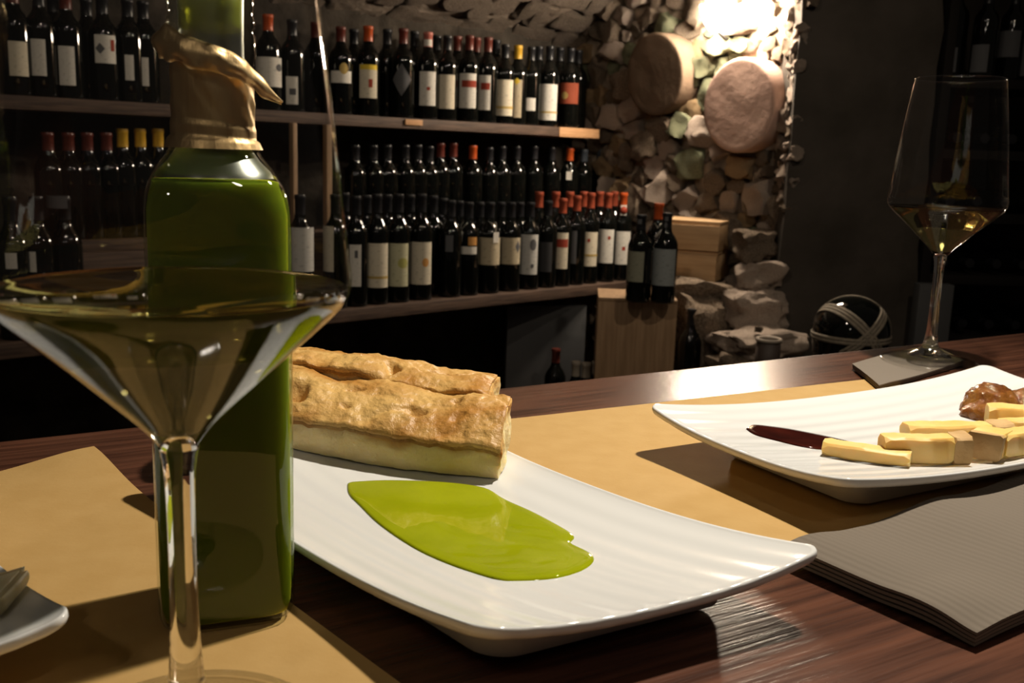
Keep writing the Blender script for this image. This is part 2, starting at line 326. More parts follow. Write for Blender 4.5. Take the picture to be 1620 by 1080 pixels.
# ------------------------------------------------------------------ wine bottles
BODY = lathe('body', [(0, .0005), (.033, .0), (.0363, .002), (.0375, .008), (.0375, .186), (.0368, .196), (.0335, .208), (.027, .220), (.0205, .229), (.0165, .238), (.0148, .25), (.0142, .284), (.0156, .286), (.0156, .293), (.0142, .2955), (0, .2955)], 28)
sharp(BODY, 60); BODY.materials.append(M['wine_glass_dark'])
CAPS = {}
def cap_mesh(k):
    if k not in CAPS:
        me = lathe('capsule', [(.0156, .2365), (.01535, .245), (.0149, .252), (.0146, .284), (.0161, .2855), (.0161, .2935), (.0148, .2972), (0, .2976)], 24)
        sharp(me, 50); me.materials.append(M['cap_'+k]); CAPS[k] = me
    return CAPS[k]
def patch(name, a0, a1, z0, z1, m, shape='rect', dr=.0005, R=.0375):
    """a paper patch on the round body; angles from the front, plus to the right"""
    vs, fs, uv = [], [], []
    def P(a, z, r): a = math.radians(a); return (r*math.sin(a), -r*math.cos(a), z)
    if shape == 'rect':
        n = max(3, int(abs(a1-a0)/7))
        for lay in (0, 1):
            r = R + dr*(1-lay) - .0002*lay
            for i in range(n+1):
                for z in (z0, z1): vs.append(P(a0+(a1-a0)*i/n, z, r)); uv.append((i/n, 0 if z == z0 else 1))
        N = 2*(n+1)
        for i in range(n):
            a = 2*i; fs += [(a, a+2, a+3, a+1), (N+a, N+a+1, N+a+3, N+a+2), (a, N+a, N+a+2, a+2), (a+1, a+3, N+a+3, N+a+1)]
        fs += [(0, 1, N+1, N), (2*n, N+2*n, N+2*n+1, 2*n+1)]
    else:
        k = 4 if shape == 'diamond' else 18; ca, cz = (a0+a1)/2, (z0+z1)/2
        rings = (0, .5, 1) if shape == 'round' else (0, .34, .67, 1)
        k = 24 if shape == 'round' else 24
        vs.append(P(ca, cz, R+dr)); uv.append((.5, .5))
        for q in rings[1:]:
            for i in range(k):
                th = 2*PI*i/k; c, s_ = math.cos(th), math.sin(th)
                if shape == 'diamond': l = abs(c)+abs(s_); c, s_ = c/l, s_/l
                vs.append(P(ca+q*c*(a1-a0)/2, cz+q*s_*(z1-z0)/2, R+dr)); uv.append((.5+.5*q*c, .5+.5*q*s_))
        for i in range(k): fs.append((0, 1+i, 1+(i+1) % k))
        for j in range(len(rings)-2):
            b = 1+j*k
            for i in range(k): i2 = (i+1) % k; fs.append((b+i, b+k+i, b+k+i2, b+i2))
        b = 1+(len(rings)-2)*k; nb = len(vs)
        for i in range(k): x, y, z = vs[b+i]; vs.append((x*(R-.0002)/(R+dr), y*(R-.0002)/(R+dr), z)); uv.append((0, 0))
        for i in range(k): i2 = (i+1) % k; fs.append((b+i, nb+i, nb+i2, b+i2))
    me = mesh(name, vs, fs, True, uv); sharp(me, 50); me.materials.append(m); return me
TAGM = box('neck_tag', .022, .0012, .034, .0005, 1); TAGM.materials.append(M['lab_white'])
def bottle(x, y, z, h, cap, lab, marks, text, group, tg):
    yaw = math.atan2(-x, y)                      # front turned to the room
    yaw = math.atan2(-x, y) * -1
    t = thing('wine_bottle', text, 'bottle', (x, y, z), -yaw, group); t.scale = (1, 1, h/.30)
    def ch(name, me):
        o = bpy.data.objects.new(name, me); COL.objects.link(o); o.parent = t; return o
    ch('body', BODY); ch('capsule', cap_mesh(cap))
    if cap == 'redwhite':
        ch('capsule_band', patch('capsule_band', -60, 60, .250, .272, M['lab_white'], 'rect', .0006, .0150))['label'] = 'white patch on the red capsule'
    par = t
    if lab:
        lo = ch('front_label', patch('front_label', lab[1], lab[2], lab[3], lab[4], M['lab_'+lab[0]])); par = lo
    for i, (shp, mk, a0, a1, z0, z1) in enumerate(marks):
        R = .0375
        if z0 > .2: R = .0170
        o = ch('label_mark' if lab else 'front_label', patch('label_mark', a0, a1, z0, z1, M['lab_'+mk], shp, .0009+.0002*i, R))
        if par is not t and z0 <= .2: o.parent = par
    if tg:
        a, z0, z1 = tg; a = math.radians(a)
        r = .0385 if z0 < .205 else .032
        g = ch('neck_tag', TAGM); g.location = (r*math.sin(a), -r*math.cos(a)-.0005, z0); g.rotation_euler = (0, .0, a)
        if 'diamond' in text: g.rotation_euler = (0, PI/4, a)
        if 'round neck tag' in text:
            d = ch('tag_centre', bpy.data.meshes['tag_disc']); d.parent = g; d.location = (0, -.001, .017)
        s = ch('tag_string', tube('tag_string', [(.0155*math.sin(a+.9), -.0155*math.cos(a+.9), .236), (.026*math.sin(a+.35), -.026*math.cos(a+.35), (.236+z1+.034-.034)/2+.006), (r*math.sin(a), -r*math.cos(a)-.001, z0+.031), (.026*math.sin(a-.35), -.026*math.cos(a-.35), (.236+z1)/2+.006), (.0155*math.sin(a-.9), -.0155*math.cos(a-.9), .236)], .0007, 5)); s.data.materials.append(M['string'])
    return t
d_ = lathe('tag_disc', [(0, 0), (.012, 0), (.013, .0006), (.013, .0014), (0, .0018)], 20); d_.transform(Matrix.Rotation(PI/2, 4, 'X')); d_.materials.append(M['lab_red'])
BOTTLES = [
    (-0.566, 3.201, 0.264, 0.27, 'maroon', ('white', -52.5, 57.9, 0.1069, 0.1471), [('round', 'gold', -6.0, 35.6, 0.1366, 0.1746)], 'dark bottle with a gold round seal over a short white label on the upper shelf', None, None),
    (-0.491, 3.272, 0.264, 0.283, 'orange', ('cream', -45.0, 49.0, 0.0597, 0.1693), [('rect', 'yellow', -41.2, 48.5, 0.1529, 0.1693), ('rect', 'red', 3.0, 22.1, 0.095, 0.1219)], 'orange-capped bottle with yellow-topped cream label on the upper shelf', None, None),
    (-0.39, 3.368, 0.264, 0.29, 'maroon', None, [('diamond', 'slate', -57.9, 45.5, 0.073, 0.181)], 'dark bottle with a black diamond label on the upper shelf', None, None),
    (-0.315, 3.439, 0.264, 0.289, 'redwhite', ('white', -43.8, 47.0, 0.0476, 0.1628), [('round', 'red', -3.8, 16.0, 0.099, 0.1118)], 'red and white capped bottle with a tiny red dot on its white label, upper shelf', None, None),
    (-0.254, 3.496, 0.264, 0.287, 'black', ('cream', -40.4, 47.8, 0.0416, 0.1597), [], 'black-capped bottle with plain cream label, between red-dot and red-band labels on upper shelf', None, None),
    (-0.182, 3.565, 0.264, 0.297, 'maroon', ('white', -57.4, 43.8, 0.0476, 0.1661), [('rect', 'red', -38.4, 42.6, 0.1189, 0.1425)], 'upper shelf bottle with red band label, fully showing, white drip on its neck', None, None),
    (-0.119, 3.625, 0.264, 0.299, 'maroon', ('white', -47.7, 20.0, 0.0452, 0.165), [('rect', 'red', -35.1, 15.4, 0.1151, 0.139)], 'upper shelf bottle whose red band label is half hidden by the wide cream label', None, None),
    (-0.058, 3.682, 0.264, 0.283, 'black', ('cream', -80.1, 55.8, 0.0311, 0.1646), [('rect', 'gold', -66.0, 58.9, 0.057, 0.0664)], 'upper shelf bottle with the widest cream label and a gold line low on it', None, None),
    (-0.012, 3.726, 0.264, 0.285, 'yellow', ('beige', -27.5, 27.6, 0.0269, 0.1681), [('diamond', 'yellow', -19.4, 16.6, 0.1494, 0.1751)], 'yellow-capped bottle with a narrow beige label on the upper shelf', None, None),
    (0.037, 3.773, 0.264, 0.286, 'black', ('white', -44.9, 33.0, 0.0564, 0.104), [], 'upper shelf bottle with a small square white label low on its body', None, None),
    (0.107, 3.839, 0.264, 0.298, 'black', ('white', -52.1, 59.9, 0.024, 0.1564), [('rect', 'gold', -43.4, 64.8, 0.0497, 0.0567)], 'upper shelf bottle with tall white label beside the red-orange one', None, None),
    (0.19, 3.918, 0.264, 0.301, 'black', ('rust', -80.1, 64.0, 0.0901, 0.1672), [('round', 'gold', -51.3, -7.5, 0.1065, 0.1346)], 'upper shelf bottle with a rust red label at the end near the stone wall', None, None),
    (-1.102, 2.693, 0.264, 0.27, 'black', ('white', -35.0, 49.3, 0.1059, 0.1854), [('diamond', 'slate', -31.9, 5.4, 0.1307, 0.1625), ('rect', 'red', 27.4, 43.0, 0.1413, 0.173)], 'upper shelf bottle with dark motif on white label, seen through the large near glass', None, None),
    (-1.053, 2.739, 0.264, 0.27, 'black', ('white', -17.7, 16.5, 0.063, 0.1354), [], 'upper shelf bottle with narrow white label, just right of the dark motif label', None, None),
    (-1.022, 2.768, 0.264, 0.27, 'black', ('white', -26.5, 13.8, 0.0498, 0.1322), [], 'upper shelf bottle with narrow white label next to the oil bottle neck', None, None),
    (-1.169, 2.629, 0.264, 0.27, 'maroon', ('white', -35.7, 24.4, 0.0366, 0.1442), [], 'maroon-capped upper shelf bottle with tall white label, seen through the near glass', None, None),
    (-1.216, 2.584, 0.264, 0.27, 'black', ('white', -42.2, 15.4, 0.0575, 0.1562), [], 'black-capped upper shelf bottle second from the edge, seen through the near glass', None, None),
    (-1.261, 2.542, 0.264, 0.27, 'maroon', ('cream', -24.4, 45.9, 0.0525, 0.1446), [], 'upper shelf bottle with cream label at the far edge, seen through the near glass', None, None),
    (-0.75, 3.026, 0.264, 0.278, 'orange', ('white', -80.1, 80.1, 0.0734, 0.1646), [('round', 'slate', 34.1, 73.9, 0.122, 0.1453)], 'orange-capped bottle with broad white label, just right of the oil bottle neck', None, None),
    (-0.691, 3.082, 0.264, 0.272, 'black', ('white', -31.0, 23.7, 0.0238, 0.1134), [('rect', 'slate', -15.2, 14.3, 0.0544, 0.0748)], 'upper shelf bottle with narrow white label through the rim side of the near glass', None, None),
    (-1.231, 2.694, 0.264, 0.27, 'black', None, [], 'thirteenth unlabelled dark bottle from the stone wall, second row of the upper shelf', 'dark bottles in the second row of the upper shelf', None),
    (-1.169, 2.753, 0.264, 0.27, 'black', None, [], 'twelfth unlabelled dark bottle from the stone wall, second row of the upper shelf', 'dark bottles in the second row of the upper shelf', None),
    (-0.653, 3.243, 0.264, 0.286, 'maroon', None, [], 'eleventh unlabelled dark bottle from the stone wall, second row of the upper shelf', 'dark bottles in the second row of the upper shelf', None),
    (-0.548, 3.342, 0.264, 0.28, 'black', None, [], 'tenth unlabelled dark bottle from the stone wall, second row of the upper shelf', 'dark bottles in the second row of the upper shelf', None),
    (-0.451, 3.434, 0.264, 0.294, 'black', None, [], 'ninth unlabelled dark bottle from the stone wall, second row of the upper shelf', 'dark bottles in the second row of the upper shelf', None),
    (-0.368, 3.513, 0.264, 0.3, 'black', None, [], 'eighth unlabelled dark bottle from the stone wall, second row of the upper shelf', 'dark bottles in the second row of the upper shelf', None),
    (-0.296, 3.581, 0.264, 0.295, 'black', None, [], 'seventh unlabelled dark bottle from the stone wall, second row of the upper shelf', 'dark bottles in the second row of the upper shelf', None),
    (-0.229, 3.645, 0.264, 0.302, 'maroon', None, [], 'sixth unlabelled dark bottle from the stone wall, second row of the upper shelf', 'dark bottles in the second row of the upper shelf', None),
    (-0.163, 3.707, 0.264, 0.306, 'maroon', None, [], 'fifth unlabelled dark bottle from the stone wall, second row of the upper shelf', 'dark bottles in the second row of the upper shelf', None),
    (-0.093, 3.773, 0.264, 0.307, 'black', None, [], 'fourth unlabelled dark bottle from the stone wall, second row of the upper shelf', 'dark bottles in the second row of the upper shelf', None),
    (0.068, 3.926, 0.264, 0.305, 'black', None, [], 'third unlabelled dark bottle from the stone wall, second row of the upper shelf', 'dark bottles in the second row of the upper shelf', None),
    (0.152, 4.006, 0.264, 0.311, 'black', None, [], 'second unlabelled dark bottle from the stone wall, second row of the upper shelf', 'dark bottles in the second row of the upper shelf', None),
    (0.229, 4.079, 0.264, 0.311, 'black', None, [], 'first unlabelled dark bottle from the stone wall, second row of the upper shelf', 'dark bottles in the second row of the upper shelf', None),
    (-0.475, 2.942, -0.303, 0.33, 'black', ('white', -30.2, 23.9, 0.0562, 0.169), [('rect', 'slate', -5.8, 8.7, 0.1333, 0.1537)], 'lower shelf bottle at the rim of the near glass, white label partly cut off', None, None),
    (-0.42, 2.995, -0.303, 0.335, 'black', ('cream', -54.7, 61.3, 0.0472, 0.1672), [('rect', 'gold', -45.0, 62.1, 0.0714, 0.0783)], 'lower shelf bottle with slanted grey stripe low on its cream label', None, None),
    (-0.361, 3.05, -0.303, 0.335, 'black', ('greenish', -55.8, 52.4, 0.0457, 0.1643), [('round', 'olive', -2.6, 47.6, 0.0965, 0.1244)], 'lower shelf bottle with greenish cream label and olive motif', None, None),
    (-0.297, 3.112, -0.303, 0.335, 'black', ('cream', -52.0, 59.7, 0.0456, 0.1647), [('round', 'amber', 6.7, 40.5, 0.0956, 0.1205)], 'lower shelf bottle with amber motif on cream label, right end of the pale foursome', None, None),
    (-0.21, 3.194, -0.303, 0.314, 'black', ('slate', -24.6, 13.8, 0.1423, 0.1926), [], 'dark lower shelf bottle with small slate label right of the pale foursome', None, None),
    (-0.155, 3.247, -0.303, 0.307, 'black', ('white', -59.6, 48.4, 0.1342, 0.1583), [('rect', 'amber', 0.4, 46.8, 0.1624, 0.1885)], 'lower shelf bottle with amber and white label and a pale hanging tag', None, (-45, 0.172, 0.205)),
    (-0.087, 3.31, -0.303, 0.306, 'black', ('beige', -61.8, 68.4, 0.0952, 0.1839), [], 'lower shelf bottle with beige label and white rectangular hanging tag', None, (35, 0.168, 0.21)),
    (-0.017, 3.377, -0.303, 0.305, 'black', ('beige', -64.8, 62.2, 0.0925, 0.1811), [('diamond', 'slate', 27.9, 60.6, 0.1306, 0.1727)], 'lower shelf bottle with dark diamond on a beige label', None, None),
    (0.049, 3.439, -0.303, 0.304, 'black', ('pale', -58.8, 52.2, 0.0533, 0.1893), [('round', 'slate', 3.0, 39.8, 0.1356, 0.1743), ('round', 'slate', 10.5, 28.4, 0.075, 0.0902)], 'lower shelf bottle with grey round crest on a long pale label', None, None),
    (0.112, 3.499, -0.303, 0.308, 'black', ('dark', -42.8, 31.0, 0.0562, 0.1581), [], 'lower shelf bottle with dark grey label between pale crest and red band labels', None, None),
    (0.166, 3.55, -0.303, 0.316, 'rust', ('cream', -62.7, 38.9, 0.0614, 0.1834), [('rect', 'red', -59.1, 36.7, 0.1344, 0.1621)], 'lower shelf bottle with a red band across its cream label', None, None),
    (0.219, 3.6, -0.303, 0.325, 'rust', ('slate', -32.6, 7.9, 0.0729, 0.1825), [], 'lower shelf bottle with narrow slate label behind the red band one', None, None),
    (0.273, 3.652, -0.303, 0.335, 'rust', ('cream', -50.5, 51.9, 0.0589, 0.1709), [('round', 'red', -10.9, 7.0, 0.1378, 0.1502), ('rect', 'gold', -38.2, 54.6, 0.0922, 0.0984)], 'lower shelf bottle with gold line and red dot on cream label', None, None),
    (0.342, 3.717, -0.303, 0.335, 'rust', ('white', -37.2, 46.7, 0.0648, 0.1766), [('round', 'red', 6.5, 25.5, 0.143, 0.1556)], 'rust-capped lower shelf bottle with red dot on white label, right of the gold line one', None, None),
    (0.405, 3.777, -0.303, 0.335, 'orange', ('white', -42.0, 61.4, 0.0564, 0.1679), [('rect', 'red', 6.2, 25.5, 0.1037, 0.1166)], 'lower shelf bottle with red and white round neck tag, last before the wooden case', None, (5, 0.222, 0.25)),
    (-0.613, 2.812, -0.303, 0.335, 'black', ('pale', -66.7, 80.1, 0.1043, 0.2162), [], 'lower shelf bottle with broad pale label beside the oil bottle, behind the near glass', None, None),
    (-0.527, 2.893, -0.303, 0.335, 'black', ('cream', -70.4, -8.5, 0.098, 0.2165), [], 'lower shelf bottle with wavy cream label inside the near glass outline', None, None),
    (-1.168, 2.285, -0.303, 0.335, 'black', ('white', -25.2, 11.8, 0.1509, 0.1836), [], 'lower shelf bottle with short white label at the far edge behind the near glass', None, None),
    (-1.126, 2.325, -0.303, 0.335, 'black', ('white', -80.1, -11.1, 0.1413, 0.1839), [], 'lower shelf bottle with square white label behind the near glass, second from the edge', None, None),
    (-1.081, 2.368, -0.303, 0.335, 'black', ('slate', -80.1, 12.4, 0.2725, 0.299), [], 'lower shelf bottle with notched slate neck label behind the near glass', None, None),
    (-0.522, 3.015, -0.303, 0.335, 'black', None, [], 'tenth dark-capped second row bottle on the lower shelf, counted from the rust-capped ones', 'dark-capped bottles in the second row of the lower shelf', None),
    (-0.463, 3.072, -0.303, 0.327, 'black', None, [], 'ninth dark-capped second row bottle on the lower shelf, counted from the rust-capped ones', 'dark-capped bottles in the second row of the lower shelf', None),
    (-0.406, 3.125, -0.303, 0.329, 'black', None, [], 'eighth dark-capped second row bottle on the lower shelf, counted from the rust-capped ones', 'dark-capped bottles in the second row of the lower shelf', None),
    (-0.341, 3.187, -0.303, 0.328, 'black', None, [], 'seventh dark-capped second row bottle on the lower shelf, counted from the rust-capped ones', 'dark-capped bottles in the second row of the lower shelf', None),
    (-0.272, 3.252, -0.303, 0.324, 'black', None, [], 'sixth dark-capped second row bottle on the lower shelf, counted from the rust-capped ones', 'dark-capped bottles in the second row of the lower shelf', None),
    (-0.241, 3.282, -0.303, 0.315, 'black', None, [], 'fifth dark-capped second row bottle on the lower shelf, counted from the rust-capped ones', 'dark-capped bottles in the second row of the lower shelf', None),
    (-0.191, 3.329, -0.303, 0.306, 'black', None, [], 'fourth dark-capped second row bottle on the lower shelf, counted from the rust-capped ones', 'dark-capped bottles in the second row of the lower shelf', None),
    (-0.124, 3.392, -0.303, 0.301, 'black', None, [], 'third dark-capped second row bottle on the lower shelf, counted from the rust-capped ones', 'dark-capped bottles in the second row of the lower shelf', None),
    (-0.053, 3.46, -0.303, 0.3, 'black', None, [], 'second dark-capped second row bottle on the lower shelf, counted from the rust-capped ones', 'dark-capped bottles in the second row of the lower shelf', None),
    (0.013, 3.523, -0.303, 0.299, 'black', None, [], 'first dark-capped second row bottle on the lower shelf, counted from the rust-capped ones', 'dark-capped bottles in the second row of the lower shelf', None),
    (0.081, 3.587, -0.303, 0.335, 'rust', None, [], 'sixth rust-capped second row bottle on the lower shelf, counted from the wooden case', 'rust-capped bottles in the second row of the lower shelf', None),
    (0.143, 3.646, -0.303, 0.335, 'rust', None, [], 'fifth rust-capped second row bottle on the lower shelf, counted from the wooden case', 'rust-capped bottles in the second row of the lower shelf', None),
    (0.197, 3.697, -0.303, 0.335, 'rust', None, [], 'fourth rust-capped second row bottle on the lower shelf, counted from the wooden case', 'rust-capped bottles in the second row of the lower shelf', None),
    (0.253, 3.75, -0.303, 0.335, 'rust', None, [], 'third rust-capped second row bottle on the lower shelf, counted from the wooden case', 'rust-capped bottles in the second row of the lower shelf', None),
    (0.318, 3.812, -0.303, 0.335, 'rust', None, [], 'second rust-capped second row bottle on the lower shelf, counted from the wooden case', 'rust-capped bottles in the second row of the lower shelf', None),
    (0.38, 3.871, -0.303, 0.335, 'rust', None, [], 'first rust-capped second row bottle on the lower shelf, counted from the wooden case', 'rust-capped bottles in the second row of the lower shelf', None),
    (-0.53, 3.263, -0.1, 0.274, 'black', None, [], 'eleventh black-capped bottle from the orange cap by the wall, raised back row', 'dark-capped bottles in the raised back row', None),
    (-0.478, 3.311, -0.1, 0.276, 'black', None, [], 'tenth black-capped bottle from the orange cap by the wall, raised back row', 'dark-capped bottles in the raised back row', None),
    (-0.437, 3.351, -0.1, 0.278, 'black', None, [], 'ninth black-capped bottle from the orange cap by the wall, raised back row', 'dark-capped bottles in the raised back row', None),
    (-0.383, 3.402, -0.1, 0.28, 'black', None, [], 'eighth black-capped bottle from the orange cap by the wall, raised back row', 'dark-capped bottles in the raised back row', None),
    (-0.344, 3.439, -0.1, 0.282, 'black', None, [], 'seventh black-capped bottle from the orange cap by the wall, raised back row', 'dark-capped bottles in the raised back row', None),
    (-0.307, 3.474, -0.1, 0.279, 'black', None, [], 'sixth black-capped bottle from the orange cap by the wall, raised back row', 'dark-capped bottles in the raised back row', None),
    (-0.105, 3.666, -0.1, 0.282, 'black', None, [], 'fifth black-capped bottle from the orange cap by the wall, raised back row', 'dark-capped bottles in the raised back row', None),
    (-0.059, 3.709, -0.1, 0.288, 'black', None, [], 'fourth black-capped bottle from the orange cap by the wall, raised back row', 'dark-capped bottles in the raised back row', None),
    (-0.005, 3.761, -0.1, 0.29, 'black', None, [], 'third black-capped bottle from the orange cap by the wall, raised back row', 'dark-capped bottles in the raised back row', None),
    (0.061, 3.823, -0.1, 0.293, 'black', None, [], 'second black-capped bottle from the orange cap by the wall, raised back row', 'dark-capped bottles in the raised back row', None),
    (0.131, 3.89, -0.1, 0.291, 'black', None, [], 'first black-capped bottle from the orange cap by the wall, raised back row', 'dark-capped bottles in the raised back row', None),
    (-0.272, 3.507, -0.1, 0.291, 'maroon', None, [], 'maroon-capped bottle in the raised back row, first of two side by side', None, None),
    (-0.23, 3.547, -0.1, 0.293, 'maroon', None, [], 'maroon-capped bottle in the raised back row, next to the lone orange cap', None, None),
    (-0.163, 3.611, -0.1, 0.287, 'orange', None, [], 'orange-capped bottle in the raised back row among black caps', None, None),
    (0.204, 3.959, -0.1, 0.291, 'orange', None, [], 'orange-capped bottle in the raised back row below the raw shelf end', None, (0, 0.17, 0.2)),
    (0.264, 4.015, -0.1, 0.288, 'slate', None, [], 'slate-capped bottle in the raised back row beside the orange cap', None, None),
    (0.333, 4.081, -0.1, 0.29, 'slate', None, [], 'slate-capped bottle with white neck tag at the end of the raised back row', None, (25, 0.2, 0.225)),
    (-1.223, 2.606, -0.1, 0.28, 'maroon', None, [], 'fourth red-capped bottle in the raised back row, counted from the yellow-capped ones', 'red-capped bottles in the raised back row behind the near glass', None),
    (-1.185, 2.641, -0.1, 0.281, 'maroon', None, [], 'third red-capped bottle in the raised back row, counted from the yellow-capped ones', 'red-capped bottles in the raised back row behind the near glass', None),
    (-1.15, 2.675, -0.1, 0.283, 'maroon', None, [], 'second red-capped bottle in the raised back row, counted from the yellow-capped ones', 'red-capped bottles in the raised back row behind the near glass', None),
    (-1.113, 2.71, -0.1, 0.285, 'maroon', None, [], 'first red-capped bottle in the raised back row, counted from the yellow-capped ones', 'red-capped bottles in the raised back row behind the near glass', None),
    (-1.081, 2.74, -0.1, 0.297, 'yellow', None, [], 'third yellow-capped bottle in the raised back row, counted from the oil bottle', 'yellow-capped bottles in the raised back row beside the oil bottle', None),
    (-1.045, 2.774, -0.1, 0.299, 'yellow', None, [], 'second yellow-capped bottle in the raised back row, counted from the oil bottle', 'yellow-capped bottles in the raised back row beside the oil bottle', None),
    (-1.008, 2.809, -0.1, 0.301, 'yellow', None, [], 'first yellow-capped bottle in the raised back row, counted from the oil bottle', 'yellow-capped bottles in the raised back row beside the oil bottle', None),
    (0.386, 3.05, -0.278, 0.271, 'black', ('greygreen', -80.1, 22.3, 0.0713, 0.1745), [('rect', 'slate', -37.9, 3.6, 0.266, 0.2829)], 'left one of two bottles on the upright wooden case, greenish grey label', None, None),
    (0.465, 3.05, -0.278, 0.279, 'black', ('grey', -80.1, 57.1, 0.0594, 0.1806), [('round', 'slate', -28.1, 2.9, 0.2487, 0.2673), ('rect', 'slate', -26.8, 10.1, 0.2714, 0.2857)], 'bottle with large blue grey label on the upright wooden case', None, None),
    (0.454, 3.17, -0.278, 0.302, 'orange', ('pale', -53.0, -18.1, 0.0568, 0.151), [], 'orange-capped bottle with white diamond neck tag behind the two on the case', None, (0, 0.19, 0.222)),
    (0.578, 3.15, -0.62, 0.311, 'black', None, [], 'dusty dark bottle with no label standing by the upright case and rubble', None, None),
    (0.156, 3.4, -0.8, 0.296, 'maroon', None, [], 'dark bottle below the lower shelf beside the grey board', None, None),
    (0.216, 3.2, -0.8, 0.295, 'pale', None, [], 'pale-capped bottle below the lower shelf, first of the close three', None, None),
    (0.248, 3.18, -0.8, 0.296, 'pale', None, [], 'pale-capped bottle below the lower shelf, middle of the close three', None, None),
    (0.287, 3.25, -0.8, 0.287, 'pale', None, [], 'pale-capped bottle below the lower shelf, touching the upright case', None, None),
    (1.387, 3.3, 0.44, 0.304, 'black', ('slate', -23.7, 20.8, 0.0221, 0.0968), [], 'bottle at the near end of the tall dark rack, small grey label', None, None),
    (1.461, 3.25, 0.44, 0.28, 'black', ('slate', -57.7, 25.5, 0.0224, 0.1124), [], 'second bottle on the dark rack, grey label with bright reflections', None, None),
    (1.569, 3.3, 0.44, 0.291, 'black', ('slate', -80.1, 45.1, 0.0772, 0.1606), [], 'third bottle on the dark rack with broad high grey label', None, None),
    (1.636, 3.3, 0.44, 0.293, 'black', ('slate', -70.4, 1.7, 0.0191, 0.1381), [], 'fourth bottle on the dark rack, cut by the picture edge', None, None),
]
for b in BOTTLES: bottle(*b)

# ------------------------------------------------------------------ objects beside the shelf
led = struct(link('stone_ledge', box('stone_ledge', .95, .62, .38, .02), M['dark_stone']))
led.location = (.80, 3.05, FZ); led.rotation_euler = (0, 0, -.12)
bpy.context.view_layer.update()
case = thing('wine_case', 'upright wooden wine case with two labelled bottles standing on it', 'crate', (.402, 3.21, -.62), -.06)
cb = box('plank', .062, .20, .330, .002)
ws = [.062, .062, .062, .062]
for i in range(4):
    o = link('plank', box('plank', .0625, .012, .330, .0015), M['case_wood'], case); o.location = (-.09375+i*.0625, -.105, 0)
for sx in (-1, 1):
    o = link('side_panel', box('side_panel', .012, .198, .330, .0015), M['case_wood'], case); o.location = (sx*.119, 0, 0)
o = link('back_panel', box('back_panel', .226, .012, .330, .0015), M['case_wood'], case); o.location = (0, .099, 0)
o = link('top_panel', box('top_panel', .25, .222, .011, .002), M['case_wood'], case); o.location = (0, 0, .331)
def wbox(name, label, loc, rz, sx, sy, sz):
    t = thing(name, label, 'crate', loc, rz)
    link('body', box('body', sx, sy, sz-.012, .002), M['box_wood'], t)
    for i in range(2):
        o = link('lid_plank', box('lid_plank', sx+.003, sy/2-.001, .011, .0015), M['box_wood'], t); o.location = (0, (i-.5)*sy/2, sz-.0115)
    o = link('front_plank', box('front_plank', sx+.002, .008, sz-.016, .001), M['box_wood'], t); o.location = (0, -sy/2-.003, .001)
    return t
wbox('wooden_box', 'pale wooden box on top of a second one by the rubble wall', (.63, 3.455, -.1415), -.43, .210, .20, .100)
wbox('wooden_box', 'shadowed wooden box under another pale box by the rubble wall', (.628, 3.46, -.245), -.43, .208, .20, .102)
for i, (x, y, sx, sy, sz) in enumerate([(.58, 3.42, .25, .25, .10), (.66, 3.42, .16, .22, .09)]):
    pass
BIGROCK = {k: [rock_mesh(i*2.3+j*4+1, 4, .42, 1.3) for i in range(3)] for j, k in enumerate(('stone', 'stone_4'))}
for k, l in BIGROCK.items():
    for me in l: me.materials.append(M[k])
def ledge_stone(label, x, y, z, sx, sy, sz, kind, rz=0):
    o = bpy.data.objects.new('pebble' if 'pebble' in label else 'stone', BIGROCK[kind][len(bpy.data.objects) % 3]); COL.objects.link(o); o.location = (x, y, z); o.scale = (sx/2, sy/2, sz/2); o.rotation_euler = (0, 0, rz)
    if 'pebble' in label: return tag(o, label, 'stone')
    o.parent = led; o.matrix_parent_inverse = led.matrix_world.inverted(); return o
ledge_stone('broad flat topped stone that carries the two pale wooden boxes', .62, 3.42, -.325, .34, .34, .17, 'stone', -.1)
ledge_stone('dark stone under the flat topped stone behind the dusty bottle', .66, 3.30, -.46, .26, .26, .34, 'stone', .4)
ledge_stone('wide flat slab stone on the ledge above the small jar', .775, 3.08, -.405, .25, .22, .10, 'stone_4', .3)
ledge_stone('squarish pale stone in front of the pillar foot, above the slab', .80, 3.22, -.315, .20, .16, .14, 'stone_4', .1)
ledge_stone('pale block of stone high at the pillar edge beside the boxes', .815, 3.26, -.215, .15, .14, .12, 'stone_4', -.2)
ledge_stone('brown stone topping the pile at the pillar edge', .80, 3.30, -.115, .13, .12, .10, 'stone', .3)
ledge_stone('low dark stone holding up the slab behind the jar', .79, 3.05, -.54, .30, .24, .20, 'stone', .2)
ledge_stone('small round pebble lying on the slab stone', .755, 2.985, -.343, .022, .022, .02, 'stone', 0)
ledge_stone('small pale stone on the ledge between dusty bottle and jar', .665, 3.04, -.57, .12, .12, .12, 'stone_4', .7)
jar = thing('jar', 'small dark earthen jar with a pale rim in front of the rubble', 'jar', (.749, 2.83, -.62))
link('body', lathe('body', [(0, 0), (.03, 0), (.036, .03), (.037, .20), (.034, .27), (.031, .27), (.031, .05), (0, .04)], 28), M['jar'], jar)
link('rim', lathe('rim', [(.031, .268), (.0365, .268), (.0385, .273), (.0365, .279), (.031, .278), (.029, .273), (.031, .268)], 28), M['jar_rim'], jar)
